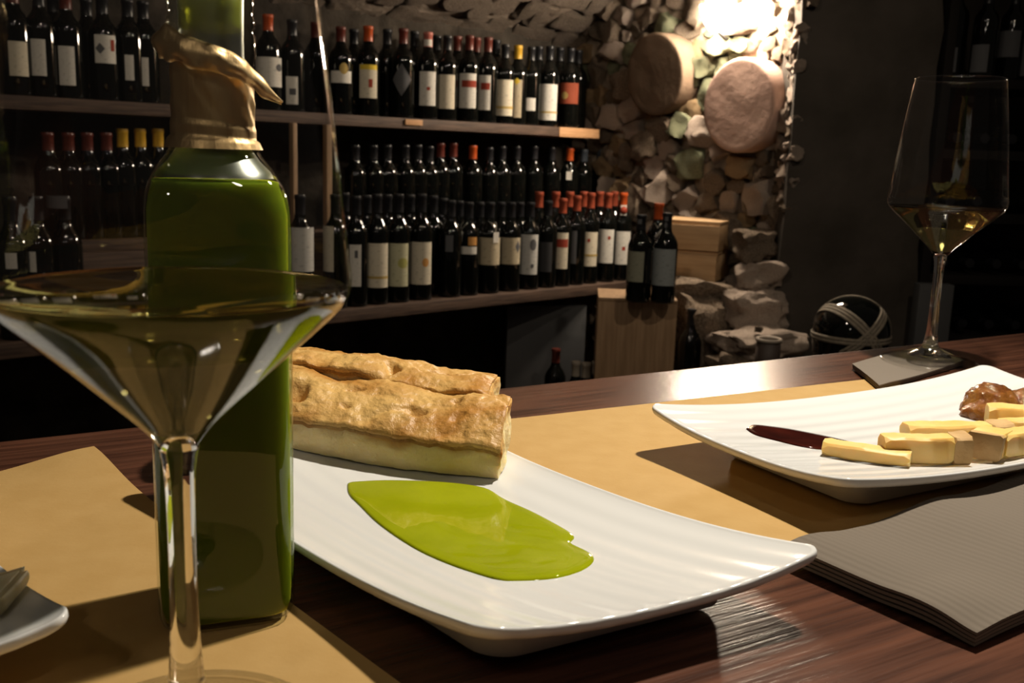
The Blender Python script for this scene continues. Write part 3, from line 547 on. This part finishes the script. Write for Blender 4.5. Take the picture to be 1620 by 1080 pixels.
# demijohn bound with wicker straps
dj = thing('demijohn', 'round dark demijohn bound in crossed pale wicker straps behind the table', 'demijohn', (.975, 2.80, -.62), .15)
RD, ZD = .108, .305
link('glass_body', lathe('glass_body', [(0, 0), (.07, 0), (.078, .01), (.088, .10), (.100, .22)] + [(RD*math.cos(a), ZD+RD*math.sin(a)) for a in [i*PI/2/14 for i in range(0, 14)]] + [(0, ZD+RD)], 32), M['wine_glass_dark'], dj)
cD = Vector((0, 0, ZD))
def strap(ax, off, wd=.010, rr=RD+.002, name='wicker_strap'):
    ax = Vector(ax).normalized(); u = ax.orthogonal().normalized(); v = ax.cross(u)
    r2 = math.sqrt(rr*rr-off*off); pts = [cD + ax*off + u*(r2*math.cos(a)) + v*(r2*math.sin(a)) for a in [2*PI*i/40 for i in range(40)]]
    pts = [p for p in pts]
    o = link(name, tube(name, pts, wd/2, 6, True, .35, lambda p: (p-cD).normalized()), M['wicker'], dj); return o
for q in (-.007, .003, .013): strap((.72, .15, .62), q-.012, .010)
for q in (-.007, .003, .013): strap((-.66, .1, .70), q-.004, .010)
for q in (-.012, -.002): strap((0, 0, 1), q, .010)
for q in (-.004, .006): strap((.5, .86, .25), q+.03, .009)
# round stone discs on the rubble wall
def disc(name, label, t, z, r, th, m, tilt):
    p = W0 + WD*t + WN*.012 + Vector((0, 0, z))
    o = thing(name, label, 'disc', p)
    prof = [(0, -.02), (r*.97, -.02), (r, -.01), (r, th*.5), (r, th-.012), (r*.99, th-.005), (r*.97, th-.001)] + [(r*q, th) for q in (.93, .85, .75, .65, .55, .45, .35, .25, .15, .05, 0)]
    me = lathe('face', prof, 56)
    for v in me.vertices:
        q = v.co.copy(); v.co += Vector((N3(q, 9, r*40), N3(q, 9, 3), .5*N3(q, 14, 7)))*.0035
    link('face', me, m, o)
    hk = link('wall_hook', box('wall_hook', .02, .02, .05, .004), M['iron'], o); hk.location = (0, r-.012, -.03)
    Z = (WN + Vector((0, 0, tilt))).normalized(); X = Vector((0, 0, 1)).cross(Z).normalized(); Y = Z.cross(X)
    o.rotation_euler = Matrix((X, Y, Z)).transposed().to_euler(); return o
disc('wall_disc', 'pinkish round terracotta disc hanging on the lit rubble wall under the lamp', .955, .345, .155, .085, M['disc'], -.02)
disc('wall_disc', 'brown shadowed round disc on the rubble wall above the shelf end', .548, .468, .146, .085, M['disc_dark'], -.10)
# wall lamp
lp = W0 + WD*.835 + Vector((0, 0, .60)) + WN*.085
wl = thing('wall_lamp', 'glowing white cup-shaped wall lamp on the rubble wall', 'lamp', lp)
link('shade', lathe('shade', [(.012, -.01), (.03, -.005), (.050, .022), (.064, .055), (.066, .075), (.062, .075), (.059, .055), (.046, .024), (.026, 0), (.012, -.004)], 32), M['lamp_glass'], wl)
o = link('bulb', lathe('bulb', [(0, .006), (.014, .012), (.024, .035), (.018, .055), (0, .062)], 20), M['lamp_glass'], wl)
o = link('bracket', tube('bracket', [(0, 0, -.008), Vector((0, 0, -.03))-WN*.04, Vector((0, 0, -.02))-WN*.10], .007, 8), M['iron'], wl)
# tall dark rack with bottles at the right
rk = thing('bottle_rack', 'tall dark bottle rack behind the far wine glass, bottles lying below', 'shelf', (1.62, 3.38, FZ))
for z in (.44, .22, .02, -.18, -.38, -.58):
    o = link('shelf_board', box('shelf_board', .60, .36, .03, .003), M['rack_wood'], rk); o.location = (0, 0, z-.03-FZ)
for x in (-.285, .285):
    o = link('upright', box('upright', .03, .37, 2.3, .003), M['rack_wood'], rk); o.location = (x, .0, 0)
ky = tag(link('grey_post', box('grey_post', .11, .05, .80, .004), M['grey_board']), 'grey upright post in front of the dark bottle rack', 'post'); ky.location = (1.335, 3.12, FZ)
for r, z in enumerate((.22, .02, -.18, -.38)):
    for i in range(6):
        t = thing('wine_bottle', 'bottle lying in the dark rack, %s lying row, %s from the pillar' % (('top', 'second', 'third', 'lowest')[r], ('first', 'second', 'third', 'fourth', 'fifth', 'sixth')[i]), 'bottle', (1.40+i*.088, 3.52, z+.0378), 0, 'bottles lying in the dark rack')
        t.rotation_euler = (PI/2, 0, 0)
        for nm, me in (('body', BODY), ('capsule', cap_mesh('black'))):
            o = bpy.data.objects.new(nm, me); COL.objects.link(o); o.parent = t

# ------------------------------------------------------------------ table
TD = Vector((.859, .511, 0)); TNn = Vector((.511, -.859, 0)); TANG = math.atan2(.511, .859)
tb = thing('table', 'dark reddish brown wooden table with worn oiled top', 'table', Vector((0, .70, FZ)) + TNn*.40 + TD*.2, TANG)
o = link('tabletop', box('tabletop', 3.0, .80, .045, .006, 3), M['table'], tb); o.location = (0, 0, -FZ-.045)
for sx in (-1, 1):
    for sy in (-1, 1):
        o = link('leg', box('leg', .08, .08, -FZ-.045, .006), M['table'], tb); o.location = (sx*1.4, sy*.32, 0)
# straw paper placemats
def place_mat(name, label, c, du, dv, curl=None):
    c, du, dv = Vector(c), Vector(du), Vector(dv)
    def f(u, v):
        p = c + du*u + dv*v; z = .0009 + .0003*(N3(p, 14, 3)+.5)
        if curl: z += curl*math.exp(-((u/.10)**2 + (v/.13)**2))
        return (p.x, p.y, z)
    return tag(link(name, slab(name, f, 40, 40, .0006), M['paper']), label, 'placemat')
place_mat('placemat', 'straw paper placemat under the green oil bottle and the large near glass', (-.219, .500, 0), Vector((.66, -.751, 0))*.42, Vector((-.751, -.66, 0))*.30, .007)
place_mat('placemat', 'straw paper placemat under the cheese plate and the bread plate', (.289, .764, 0), Vector((-.877, -.478, 0))*.42, Vector((.478, -.877, 0))*.2476)

# ------------------------------------------------------------------ plates
def rrect(a, hx, hy, rc):
    """point of a rounded rectangle boundary in direction parameter a 0..1 (metric)"""
    segs = []
    k = 8
    pts = []
    for cx, cy, a0 in ((hx-rc, hy-rc, 0), (-hx+rc, hy-rc, 90), (-hx+rc, -hy+rc, 180), (hx-rc, -hy+rc, 270)):
        for i in range(k+1):
            an = math.radians(a0+90*i/k); pts.append((cx+rc*math.cos(an), cy+rc*math.sin(an)))
    return pts
def densify(pts, n=6):
    out = []
    for i in range(len(pts)):
        a, b = pts[i], pts[(i+1) % len(pts)]; d = math.hypot(a[0]-b[0], a[1]-b[1]); m_ = max(1, int(d/.008))
        for j in range(m_): out.append((a[0]+(b[0]-a[0])*j/m_, a[1]+(b[1]-a[1])*j/m_))
    return out
class Plate:
    def __init__(s, label, c, ex, ey, z0, ax, ay, th=.006, foot=(.75, .58)):
        s.c, s.ex, s.ey = Vector((*c, 0)), Vector((*ex, 0)), Vector((*ey, 0)); s.z0, s.ax, s.ay = z0, ax, ay
        hx, hy = s.ex.length, s.ey.length
        B = densify(rrect(0, 1.0*hx, 1.0*hy, .0075)); n = len(B)
        t = thing('plate', label, 'plate', s.c, math.atan2(s.ex.y, s.ex.x)); s.root = t
        Rm = Matrix.Rotation(-math.atan2(s.ex.y, s.ex.x), 3, 'Z')
        def L(u, v, z): q = s.ex*u + s.ey*v; q = Rm @ q; return (q.x, q.y, z)
        vs, fs, uv = [], [], []
        rings = [0, .12, .25, .38, .5, .6, .7, .78, .85, .91, .955, .985]
        def add(k, off, dz):
            b = len(vs)
            for x, y in B:
                l = math.hypot(x, y); u, v = x*k/hx, y*k/hy
                u += off*x/l/hx; v += off*y/l/hy
                zz = s.zf(u, v) + dz; vs.append(L(u, v, zz)); uv.append((u*.5*hx/.15+.5, v*.5*hy/.15+.5))
            return b
        bs = [add(k, 0, 0) for k in rings[1:]]
        bs += [add(1, -.0005, .0003), add(1, 0, -.0006), add(1, .0002, -.0020), add(1, -.0006, -.0034), add(1, -.0024, -.0042)]
        bs += [add(k, 0, -.0045) for k in (.93, .8, .6, .35)]
        for a, b in zip(bs[:-1], bs[1:]):
            for i in range(n): i2 = (i+1) % n; fs.append((a+i, b+i, b+i2, a+i2))
        fs.append(tuple(bs[0]+i for i in range(n))); fs.append(tuple(reversed([bs[-1]+i for i in range(n)])))
        me = fixn(mesh('dish', vs, fs, True, uv)); link('dish', me, M['porcelain'], t)
        # foot ring
        vs, fs = [], []; F0 = densify(rrect(0, foot[0]*hx, foot[1]*hy, .012)); n2 = len(F0)
        for off, zz in ((.004, None), (0, .0012), (-.002, 0.0), (-.006, 0.0), (-.008, .0015), (-.009, None)):
            for x, y in F0:
                l = math.hypot(x, y); u = (x+off*x/l)/hx; v = (y+off*y/l)/hy
                vs.append(L(u, v, s.zf(u, v)-.004 if zz is None else zz))
        for a in range(5):
            for i in range(n2): i2 = (i+1) % n2; fs.append((a*n2+i, a*n2+n2+i, a*n2+n2+i2, a*n2+i2))
        link('foot', fixn(mesh('foot', vs, fs)), M['porcelain'], t)
        for q in t.children: q.location.z = 0
        t.location.z = .0022
        d = s.ex.x*s.ey.y - s.ex.y*s.ey.x; s.inv = (s.ey.y/d, -s.ey.x/d, -s.ex.y/d, s.ex.x/d)
    def zf(s, u, v): return s.z0 + s.ax*abs(u)**2.5 + s.ay*abs(v)**2.5
    def z(s, x, y):
        dx, dy = x-s.c.x, y-s.c.y; return s.zf(s.inv[0]*dx+s.inv[1]*dy, s.inv[2]*dx+s.inv[3]*dy) + .0022
P1 = Plate('white ribbed plate with bread sticks and a green oil pool', (-0.0238, 0.3967), (-0.0800, 0.0896), (0.0622, 0.0358), .0092, .010, .0075, .0042, (.82, .72))
P2 = Plate('white plate with cheese sticks, brown jam and a balsamic streak', (0.2460, 0.5575), (0.1313, 0.0746), (-0.0366, 0.0622), .0120, .009, .0065, .006, (.76, .66))
P3 = Plate('white plate mostly cut off, shaded corner carrying a pale cheese piece', (-.2475, .3305), (-.080, .0835), (.0404, .0250), .009, .011, .0075)
def puddle(name, label, cat, pl, pts, h, m):
    """shallow liquid with a rounded edge lying on a plate"""
    c = Vector((sum(p[0] for p in pts)/len(pts), sum(p[1] for p in pts)/len(pts)))
    P = smoothprof(list(pts)+[pts[0]], 5)[:-1]; n = len(P)
    vs, fs = [], []
    for k, hh in ((1.006, -.0004), (1.0, h*.45), (.985, h*.8), (.96, h), (.8, h), (.6, h), (.4, h), (.2, h)):
        for x, y in P:
            q = c + (Vector((x, y))-c)*k; vs.append((q.x, q.y, pl.z(q.x, q.y)+hh))
    for a in range(7):
        for i in range(n): i2 = (i+1) % n; fs.append((a*n+i, a*n+i2, a*n+n+i2, a*n+n+i))
    vs.append((c.x, c.y, pl.z(c.x, c.y)+h))
    for i in range(n): fs.append((7*n+i, 7*n+(i+1) % n, 8*n))
    return tag(link(name, fixn(mesh(name, vs, fs)), m), label, cat)
OILP = [(-0.0743, 0.4379), (-0.0712, 0.4408), (-0.0546, 0.4453), (-0.0306, 0.4453), (-0.011, 0.4386), (-0.0004, 0.4244), (0.0136, 0.4079), (0.0276, 0.3862), (0.0266, 0.3768), (0.0345, 0.3631), (0.0304, 0.3503), (0.0193, 0.3408), (0.0053, 0.3376), (-0.004, 0.3392), (-0.0238, 0.3553), (-0.0376, 0.3703), (-0.0533, 0.3927), (-0.0645, 0.4129), (-0.0717, 0.4262)]
puddle('oil_pool', 'bright green olive oil pool on the plate in front of the bread', 'olive oil', P1, OILP, .0011, M['oil_pool'])
BALS = [(0.1328, 0.5345), (0.1385, 0.5437), (0.1481, 0.5458), (0.1641, 0.5441), (0.1859, 0.5328), (0.1919, 0.5194), (0.1694, 0.5083), (0.1578, 0.5094), (0.1462, 0.5172), (0.1358, 0.5245)]
puddle('balsamic_streak', 'dark balsamic streak on the cheese plate', 'sauce', P2, BALS, .0010, M['balsamic'])

# ------------------------------------------------------------------ bread
def bread(label, a, b, wdir, wid, h0, h1, off, z0f, prof):
    """a stick of focaccia from a (cut end) to b; wdir = towards its back"""
    a, b = Vector(a), Vector(b); wv = Vector(wdir).normalized()*wid; Lv = b-a
    t = thing('bread_stick', label, 'bread', a)
    nu, nv, nw = 70, 18, 14
    def base(u, v):
        p = a + Lv*u + wv*v; return p
    def topz(u, v):
        p = base(u, v); h = h0+(h1-h0)*u
        vc = min(1, max(0, v)); dome = prof(vc) - (.05*(1-min(1, max(0, u)*18))**2) + .10*N3(p, 26, off+5)
        d = N3(p, 45, off)*.0030 + N3(p, 95, off+2)*.0012 + N3(p, 210, off)*.0006 + N3(p, 420, off)*.0004
        dim = min(0, N3((p.x*1.2, p.y*1.6, 0), 60, off+9)+.28)*.018
        return z0f(p.x, p.y) + h*dome + d + dim*math.sin(PI*min(1, max(0, v)))
    vs, fs, idx = [], [], {}
    def pt(i, j, k):
        u, v, w_ = i/nu, j/nv, k/nw; p = base(u, v); zb = z0f(p.x, p.y)+.0006; z = zb + (topz(u, v)-.0012-zb)*w_
        q = Vector((p.x, p.y, z)); r = Vector((0, 0, 0))
        rough = N3(q, 120, off)*.0008 + N3(q, 330, off)*.0005
        if j == 0: r -= wv.normalized()*(rough + .0016*math.sin(PI*w_) - .0012)
        if j == nv: r += wv.normalized()*(rough + .0014*math.sin(PI*w_))
        if i == 0: r -= Lv.normalized()*(N3(q, 90, off)*.0022 + N3(q, 300, off)*.0009)
        if k == 0: q.z += abs(N3(q, 60, off+4))*.002 if j in (0,) else 0
        return q + r - a
    def vid(i, j, k):
        key = (i, j, k)
        if key not in idx: idx[key] = len(vs); vs.append(pt(i, j, k))
        return idx[key]
    for i in range(nu):
        for j in range(nv): fs.append((vid(i, j, nw), vid(i+1, j, nw), vid(i+1, j+1, nw), vid(i, j+1, nw))); fs.append((vid(i, j, 0), vid(i, j+1, 0), vid(i+1, j+1, 0), vid(i+1, j, 0)))
        for k in range(nw): fs.append((vid(i, 0, k), vid(i, 0, k+1), vid(i+1, 0, k+1), vid(i+1, 0, k))); fs.append((vid(i, nv, k), vid(i+1, nv, k), vid(i+1, nv, k+1), vid(i, nv, k+1)))
    for j in range(nv):
        for k in range(nw): fs.append((vid(0, j, k), vid(0, j+1, k), vid(0, j+1, k+1), vid(0, j, k+1))); fs.append((vid(nu, j, k), vid(nu, j, k+1), vid(nu, j+1, k+1), vid(nu, j+1, k)))
    me = fixn(mesh('crumb', vs, fs)); at_ = me.attributes.new('browning', 'FLOAT', 'POINT')
    br = [0.0]*len(vs)
    for (i, j, k), q in idx.items(): br[q] = max(0, min(1, (k/nw - .66 - .25*N3((i*.11, j*.3, 2), 1.3, off))/.22))
    at_.data.foreach_set('value', br)
    link('crumb', sharp(me, 70), M['crumb'], t)
    # crust: a sheet over the top that laps a little down the long sides
    nv2 = 34
    def cf(u, v):
        vv = (v-.03)/.94; d = 0
        u2 = u*1.0 + .002
        if vv < 0: d = -vv; vv2 = -.004
        elif vv > 1: d = vv-1; vv2 = 1.004
        else: vv2 = vv
        p = base(u2, vv2); z = topz(u2, min(1, max(0, vv2))) - d*.07 - abs(N3(p, 70, off+1))*.002*(1 if d else 0)
        q = Vector((p.x, p.y, z + N3(p, 300, off)*.0003)) - a; return q
    link('crust', slab('crust', cf, 150, 44, .0011), M['crust'], t)
    return t
bread('front focaccia stick with golden crust, lying along the oil pool', (-.0035, .446, 0), (-.150, .478, 0), (.10, .99, 0), .040, .027, .028, 3.0, lambda x, y: P1.z(x, y) + .0003, lambda v: .66+.34*math.sin(PI/2*min(1, v*1.5)) - .10*max(0, v-.75)/.25)
bread('rear focaccia stick with golden crust, pressed behind the front one', (-.0112, .4875, 0), (-.150, .520, 0), (.10, .99, 0), .041, .0275, .0355, 11.0, lambda x, y: min(P1.z(x, y), .023) + .0003, lambda v: .93+.07*math.sin(PI*v))

# ------------------------------------------------------------------ cheese, jam
def stick(label, a, b, wd, h, pl, rind=False, off=0, taper=1.0, rise=0.0):
    a, b = Vector((*a, 0)), Vector((*b, 0)); L = (b-a); Lh = L.normalized(); W = Vector((-Lh.y, Lh.x, 0))
    t = thing('cheese_stick', label, 'cheese', a)
    def part(name, u0, u1, m, grow=0):
        nu = 14; vs, fs = [], []; ring = []
        for i in range(nu+1):
            u = u0+(u1-u0)*i/nu; p = a+L*u; hw = wd/2*(1+(taper-1)*u)+grow; hh = h*(1+(taper-1)*.4*u)+grow
            e = .0012 if 0 < i < nu else .0028
            zb = max(pl.z(p.x+W.x*q, p.y+W.y*q) for q in (-hw, 0, hw)) + .0005 + rise
            prof = [(-hw+e, 0), (hw-e, 0), (hw, e), (hw, hh-e), (hw-e, hh), (-hw+e, hh), (-hw, hh-e), (-hw, e)]
            for x, z in prof:
                q = p + W*x + Vector((0, 0, zb+z)); d = N3(q, 70, off)*.0009 + N3(q, 200, off)*.0004
                q += W*d*(1 if x > 0 else -1) + Vector((0, 0, d if z > h/2 else 0)); 
                vs.append(q-a)
        for i in range(nu):
            for k in range(8): k2 = (k+1) % 8; fs.append((i*8+k, i*8+k2, i*8+8+k2, i*8+8+k))
        fs.append(tuple(reversed(range(8)))); fs.append(tuple(nu*8+k for k in range(8)))
        o = link(name, sharp(fixn(mesh(name, vs, fs)), 40), m, t); return o
    part('paste', 0, .8 if rind else 1, M['cheese'])
    if rind: part('rind', .795, 1, M['rind'], .0002)['label'] = 'brownish rind end'
    return t
stick('long yellow cheese stick nearest the balsamic streak, no rind showing', (0.1645, 0.4970), (0.2028, 0.4779), .0115, .0072, P2, False, 1)
stick('yellow cheese stick with brownish rind end, middle of the front row', (0.1914, 0.4890), (0.2348, 0.4870), .0125, .0135, P2, True, 2, 1.1)
stick('cheese piece with the darkest square rind at the plate edge', (0.2611, 0.5104), (0.2437, 0.4890), .0165, .0135, P2, True, 3)
stick('short yellow cheese stick right of the dark square rind, at the picture edge', (0.2537, 0.4964), (0.2991, 0.5233), .0120, .0125, P2, False, 4)
stick('slim cheese stick with rind tip lying behind the front row', (0.2253, 0.5438), (0.2891, 0.5518), .0120, .0085, P2, True, 5)
stick('yellow cheese wedge leaning over the brown jam', (0.2876, 0.5776), (0.3290, 0.5662), .0130, .0125, P2, False, 6)
stick('yellow cheese stick below the leaning wedge, partly cut by the picture edge', (0.2876, 0.5627), (0.3339, 0.5542), .011, .0085, P2, False, 7)
def blob(name, label, cat, lumps, pl, m, off):
    bm = bmesh.new(); bmesh.ops.create_icosphere(bm, subdivisions=5, radius=1)
    cx = sum(l[0] for l in lumps)/len(lumps); cy = sum(l[1] for l in lumps)/len(lumps)
    zc = pl.z(cx, cy)
    for v in bm.verts:
        d = v.co.normalized(); best = 0
        # radial reach: farthest lump surface along d
        for lx, ly, r, h in lumps:
            o = Vector((lx-cx, ly-cy, 0)); s2 = Vector((r, r, h))
            dd = Vector((d.x/r, d.y/r, d.z/h)); oo = Vector((o.x/r, o.y/r, 0))
            A = dd.dot(dd); Bq = -dd.dot(oo); Cq = oo.dot(oo)-1; D = Bq*Bq-A*Cq
            if D > 0: best = max(best, (-Bq+math.sqrt(D))/A)
        p = d*best; p *= 1 + .10*N3(d, 3, off) + .05*N3(d, 8, off) + .03*N3(d, 18, off)
        x, y = cx+p.x, cy+p.y; v.co = Vector((x, y, pl.z(x, y) - .0004 + max(0, p.z)))
    me = bpy.data.meshes.new(name); bm.to_mesh(me); bm.free(); me.polygons.foreach_set('use_smooth', [True]*len(me.polygons))
    return tag(link(name, me, m), label, cat)
blob('jam_dollop', 'glossy brown jam dollop on the cheese plate behind the wedge', 'jam', [(.304, .606, .018, .019), (.3255, .606, .016, .015), (.296, .5965, .014, .011), (.343, .606, .0145, .014)], P2, M['jam'], 4)
# pale cheese on the shaded plate
def lump(x0, y0, dx, dy, h, pl, label):
    bm = bmesh.new(); bmesh.ops.create_cube(bm, size=1); bmesh.ops.bevel(bm, geom=bm.edges[:], offset=.12, segments=3, affect='EDGES')
    bmesh.ops.subdivide_edges(bm, edges=bm.edges[:], cuts=2, use_grid_fill=True)
    for v in bm.verts:
        q = v.co.copy(); x, y = x0+q.x*dx, y0+q.y*dy; n_ = N3((x, y, q.z*.02), 90, 2)*.0012
        v.co = Vector((x+n_, y+n_, pl.z(x, y)+.0004+(q.z+.5)*h + n_*.5))
    me = bpy.data.meshes.new('cheese_piece'); bm.to_mesh(me); bm.free(); me.polygons.foreach_set('use_smooth', [True]*len(me.polygons))
    return tag(link('cheese_piece', me, M['butter']), label, 'cheese')
lump(-.168, .2905, .024, .030, .0065, P3, 'pale cheese piece on the shaded corner of the cut off plate')

# ------------------------------------------------------------------ napkins
def napkin(label, A, B, D, z0, layers, th, wav, m, seed, lap):
    A, B, D = Vector((*A, 0)), Vector((*B, 0)), Vector((*D, 0))
    t = thing('napkin', label, 'napkin', A)
    for k in range(layers):
        def f(u, v, k=k):
            sft = (layers-1-k)*lap
            p = A + (B-A)*(u*(1-0*sft)+0) + (D-A)*v + (A-B).normalized()*(-sft*(0.5-u)) + (A-D).normalized()*(-sft*.6)
            z = z0 + (k+1)*th + wav(u, v)*(.55+.45*k/max(1, layers-1)) + .0003*N3(p, 60, seed)
            return Vector((p.x, p.y, z))-A
        link('fold_layer', slab('fold_layer', f, 44, 44, th*.72), m if k == layers-1 else M['napkin_plain'], t)
    return t
def wav1(u, v):
    hump = .0032*math.exp(-((v-.07)/.09)**2)*math.exp(-(u/.8)**2) - .0008*math.exp(-((v-.28)/.1)**2) + .0030*math.exp(-((v-.50)/.13)**2)*math.exp(-(u/.9)**2) + .0045*math.exp(-((v-1.0)/.2)**2)
    return .0012 + hump + .0014*math.exp(-((u-.72)/.18)**2)*math.exp(-(v/.25)**2) - .0016*math.exp(-((u-1)/.12)**2)*math.exp(-(v/.12)**2)
napkin('thick folded taupe paper napkin on the bare table beside the bread plate', (.117, .392), (.1675, .3235), (.290, .512), .0002, 4, .0016, wav1, M['napkin'], 2, .0006)
napkin('folded taupe napkin under the foot of the far wine glass', (.281, .797), (.2745, .717), (.392, .905), .0006, 3, .0014, lambda u, v: .0006+.0008*math.sin(5*v+2*u), M['napkin_plain'], 5, .0008)

# ------------------------------------------------------------------ wine glasses
BOWL = [(.0050, .0875), (.0085, .0920), (.0145, .0982), (.028, .1112), (.0395, .1218), (.0440, .1270), (.0450, .1315), (.0444, .1370), (.0425, .155), (.0385, .190), (.0335, .226)]
FOOT = [(0, .0006), (.0365, .0006), (.0380, .0011), (.0372, .0020), (.030, .0032), (.018, .0060), (.010, .0100), (.0060, .0155), (.0048, .0220)]
STEM = [(.0048, .0215), (.0041, .032), (.0037, .050), (.0037, .068), (.0041, .080), (.0052, .0873), (.0030, .0893), (0, .0897)]
def wine_glass(label, loc, level, s, rz=0):
    t = thing('wine_glass', label, 'glass', loc, rz); t.scale = (s, s, s)
    pr = smoothprof(BOWL, 5)
    link('bowl', lathe('bowl', pr, 72), M['thin_glass'], t)
    link('rim', lathe('rim', [(.0335, .2255), (.0340, .2262), (.0335, .2269), (.0330, .2262), (.0335, .2255)], 72), M['thin_glass'], t)
    link('foot', lathe('foot', smoothprof(FOOT[1:], 4), 64), M['foot_glass'], t)
    st = smoothprof(STEM[:6], 5) + STEM[6:]
    link('stem', lathe('stem', smoothprof([(.0001, .0030), (.017, .0052), (.0088, .0098), (.0058, .0152), (.0048, .0215)], 4)[:-1] + st, 32), M['stem_glass'], t)
    wp = [(max(0, r-.0007), z) for r, z in pr if z < level-.0005]
    rl = wp[-1][0]
    wp = [(0, .0898)] + [(r, z) for r, z in wp if z > .0915] + [(rl+.0004, level+.0006), (rl-.0006, level+.0001), (rl-.002, level-.0002), (0, level-.0002)]
    wl_ = link('wine', lathe('wine', wp, 72), M['wine'], t); sharp(wl_.data, 60); wl_['label'] = 'pale yellow white wine'
    return t
wine_glass('large wine glass in front of the green oil bottle, half filled with white wine', (-.087, .250, .0016), .1290, 1.0)
wine_glass('far wine glass of white wine standing on a taupe napkin', (.350, .812, .0062), .1262, 1.015)

# ------------------------------------------------------------------ olive oil bottle
ob = thing('oil_bottle', 'square clear glass bottle of green olive oil with torn gold foil neck', 'bottle', (-.1025, .338, .0017), math.radians(21))
def sq_lathe(name, prof, seg=64):
    """loft of rounded squares: (half size, z, roundness 0 square .. 1 circle)"""
    vs, fs = [], []
    for a, z, q in prof:
        e = 2 + (1-q)*7
        for k in range(seg):
            th = 2*PI*(k+.5)/seg; c, s_ = math.cos(th), math.sin(th)
            r = a/((abs(c)**e + abs(s_)**e)**(1/e)); vs.append((r*c, r*s_, z))
    for i in range(len(prof)-1):
        for k in range(seg): k2 = (k+1) % seg; fs.append((i*seg+k, i*seg+k2, i*seg+seg+k2, i*seg+seg+k))
    fs.append(tuple(reversed(range(seg)))); n = len(prof)-1
    return mesh(name, vs, fs)
A0 = .0232
BP = [(.0195, .0004, .5), (.0222, .0016, .4), (.0231, .0048, .3), (A0, .010, .25), (A0, .08, .25), (A0+.0002, .135, .25), (A0, .143, .35), (.0228, .148, .5), (.0215, .1525, .7), (.0188, .1575, .9), (.0158, .1615, 1), (.0140, .1650, 1), (.0131, .170, 1), (.0129, .190, 1), (.0138, .1925, 1), (.0143, .195, 1), (.0143, .2005, 1), (.0134, .202, 1), (.0141, .2035, 1), (.0141, .206, 1), (.0134, .2075, 1), (.0139, .209, 1), (.0139, .2125, 1), (.0128, .216, 1), (.0115, .2165, 1), (.0108, .214, 1)]
g = sq_lathe('glass_body', BP); sharp(g, 60); link('glass_body', g, M['bottle_glass'], ob)
OP = [(.0185, .0014, .5), (.0212, .0026, .4), (.0219, .0060, .3)] + [(A0-.0010, z, .28) for z in (.012, .05, .08, .11, .135, .143)] + [(.0214, .148, .5), (.0203, .1522, .7), (.0203, .1534, .72), (.0, .1532, .8)]
op = sq_lathe('oil', [(max(.0001, a), z, q) for a, z, q in OP]); sharp(op, 60); link('oil', op, M['oil'], ob)['label'] = 'dark green cloudy olive oil'
link('inner_glass', lathe('inner_glass', [(.0195, .1545), (.0185, .1565), (.0150, .1600), (.0122, .1640), (.0105, .172), (.0103, .20), (.0106, .214)], 48), M['inner_glass'], ob)
link('neck_core', lathe('neck_core', [(0, .2025), (.0098, .2025), (.0102, .2035), (.0100, .206), (.0104, .208), (.0103, .2115), (.009, .2132), (0, .2135)], 32), M['core'], ob)['label'] = 'yellow green piece inside the neck'  # yellow-green solid set inside the glass neck
# foil sleeve and its torn, flaring edge
cam_l = math.atan2(-.338, .1025) - math.radians(21) - 1.4
def foil_sleeve():
    vs, fs = [], []; seg, nz = 96, 30
    for j in range(nz+1):
        v = j/nz
        for k in range(seg):
            a = 2*PI*k/seg; z = .1640 + v*(.0275 + .0045*math.cos(a - cam_l))
            r = .0134 + .0011*max(0, 1-v*9) + .0004*N3((math.cos(a)*2+v*3, math.sin(a)*2, v*2), 1.7, 3) + .00035*math.sin(9*a + v*16)*(.4+.6*N3((math.cos(a), math.sin(a), v), 2, 8))
            if v < .30: r = max(r, .0160-.0030*(v/.30)) if v < .12 else max(r, .0139)
            vs.append((r*math.cos(a), r*math.sin(a), z))
    for j in range(nz):
        for k in range(seg): k2 = (k+1) % seg; fs.append((j*seg+k, j*seg+k2, j*seg+seg+k2, j*seg+seg+k))
    return mesh('foil_sleeve', vs, fs)
fo = thing('x', '', ''); bpy.data.objects.remove(fo)
sl = link('foil_sleeve', foil_sleeve(), M['gold_foil'], ob)
def foil_flap():
    """band of torn foil, high on the left of the neck, falling to a loose tip at the right"""
    vs, fs = [], []; n, m_ = 70, 8
    cam_a = math.atan2(-.338, .1025) - math.radians(21)          # angle of the room side
    for i in range(n+1):
        u = i/n; a = cam_a - 1.75 + u*3.15                          # from the back left, round the front, to the right
        zt = .2055 - .0165*u + .0014*N3((u*6, 1, 2), 1.5, 3); zb = .1945 - .0125*u + .0016*N3((u*7, 4, 2), 1.5, 6)
        if u < .15: zt -= .004*(1-u/.15)
        for j in range(m_+1):
            v = j/m_; z = zb + (zt-zb)*v
            r = .0148 + .0016*math.sin(v*PI) + .0007*N3((u*9, v*3, 1), 1.3, 4) + .0010*(1-v)*(1 if j else 1.6)
            if u < .25: r += .0022*(1-u/.25)*math.sin(v*PI)
            ext = max(0, (u-.80)/.20); r += .0055*ext*ext
            z -= .0035*ext
            if u > .93: z = z*(1-.6*(u-.93)/.07) + (.1790)*.6*(u-.93)/.07
            vs.append((r*math.cos(a), r*math.sin(a), z))
    W = m_+1
    for i in range(n):
        for j in range(m_): a = i*W+j; fs.append((a, a+1, a+1+W, a+W))
    return mesh('torn_foil', vs, fs)
ff = link('torn_foil', foil_flap(), M['gold_foil'], ob); ff['label'] = 'loose torn flap of gold foil'
md = ff.modifiers.new('thickness', 'SOLIDIFY'); md.thickness = .0003
bpy.context.view_layer.update()
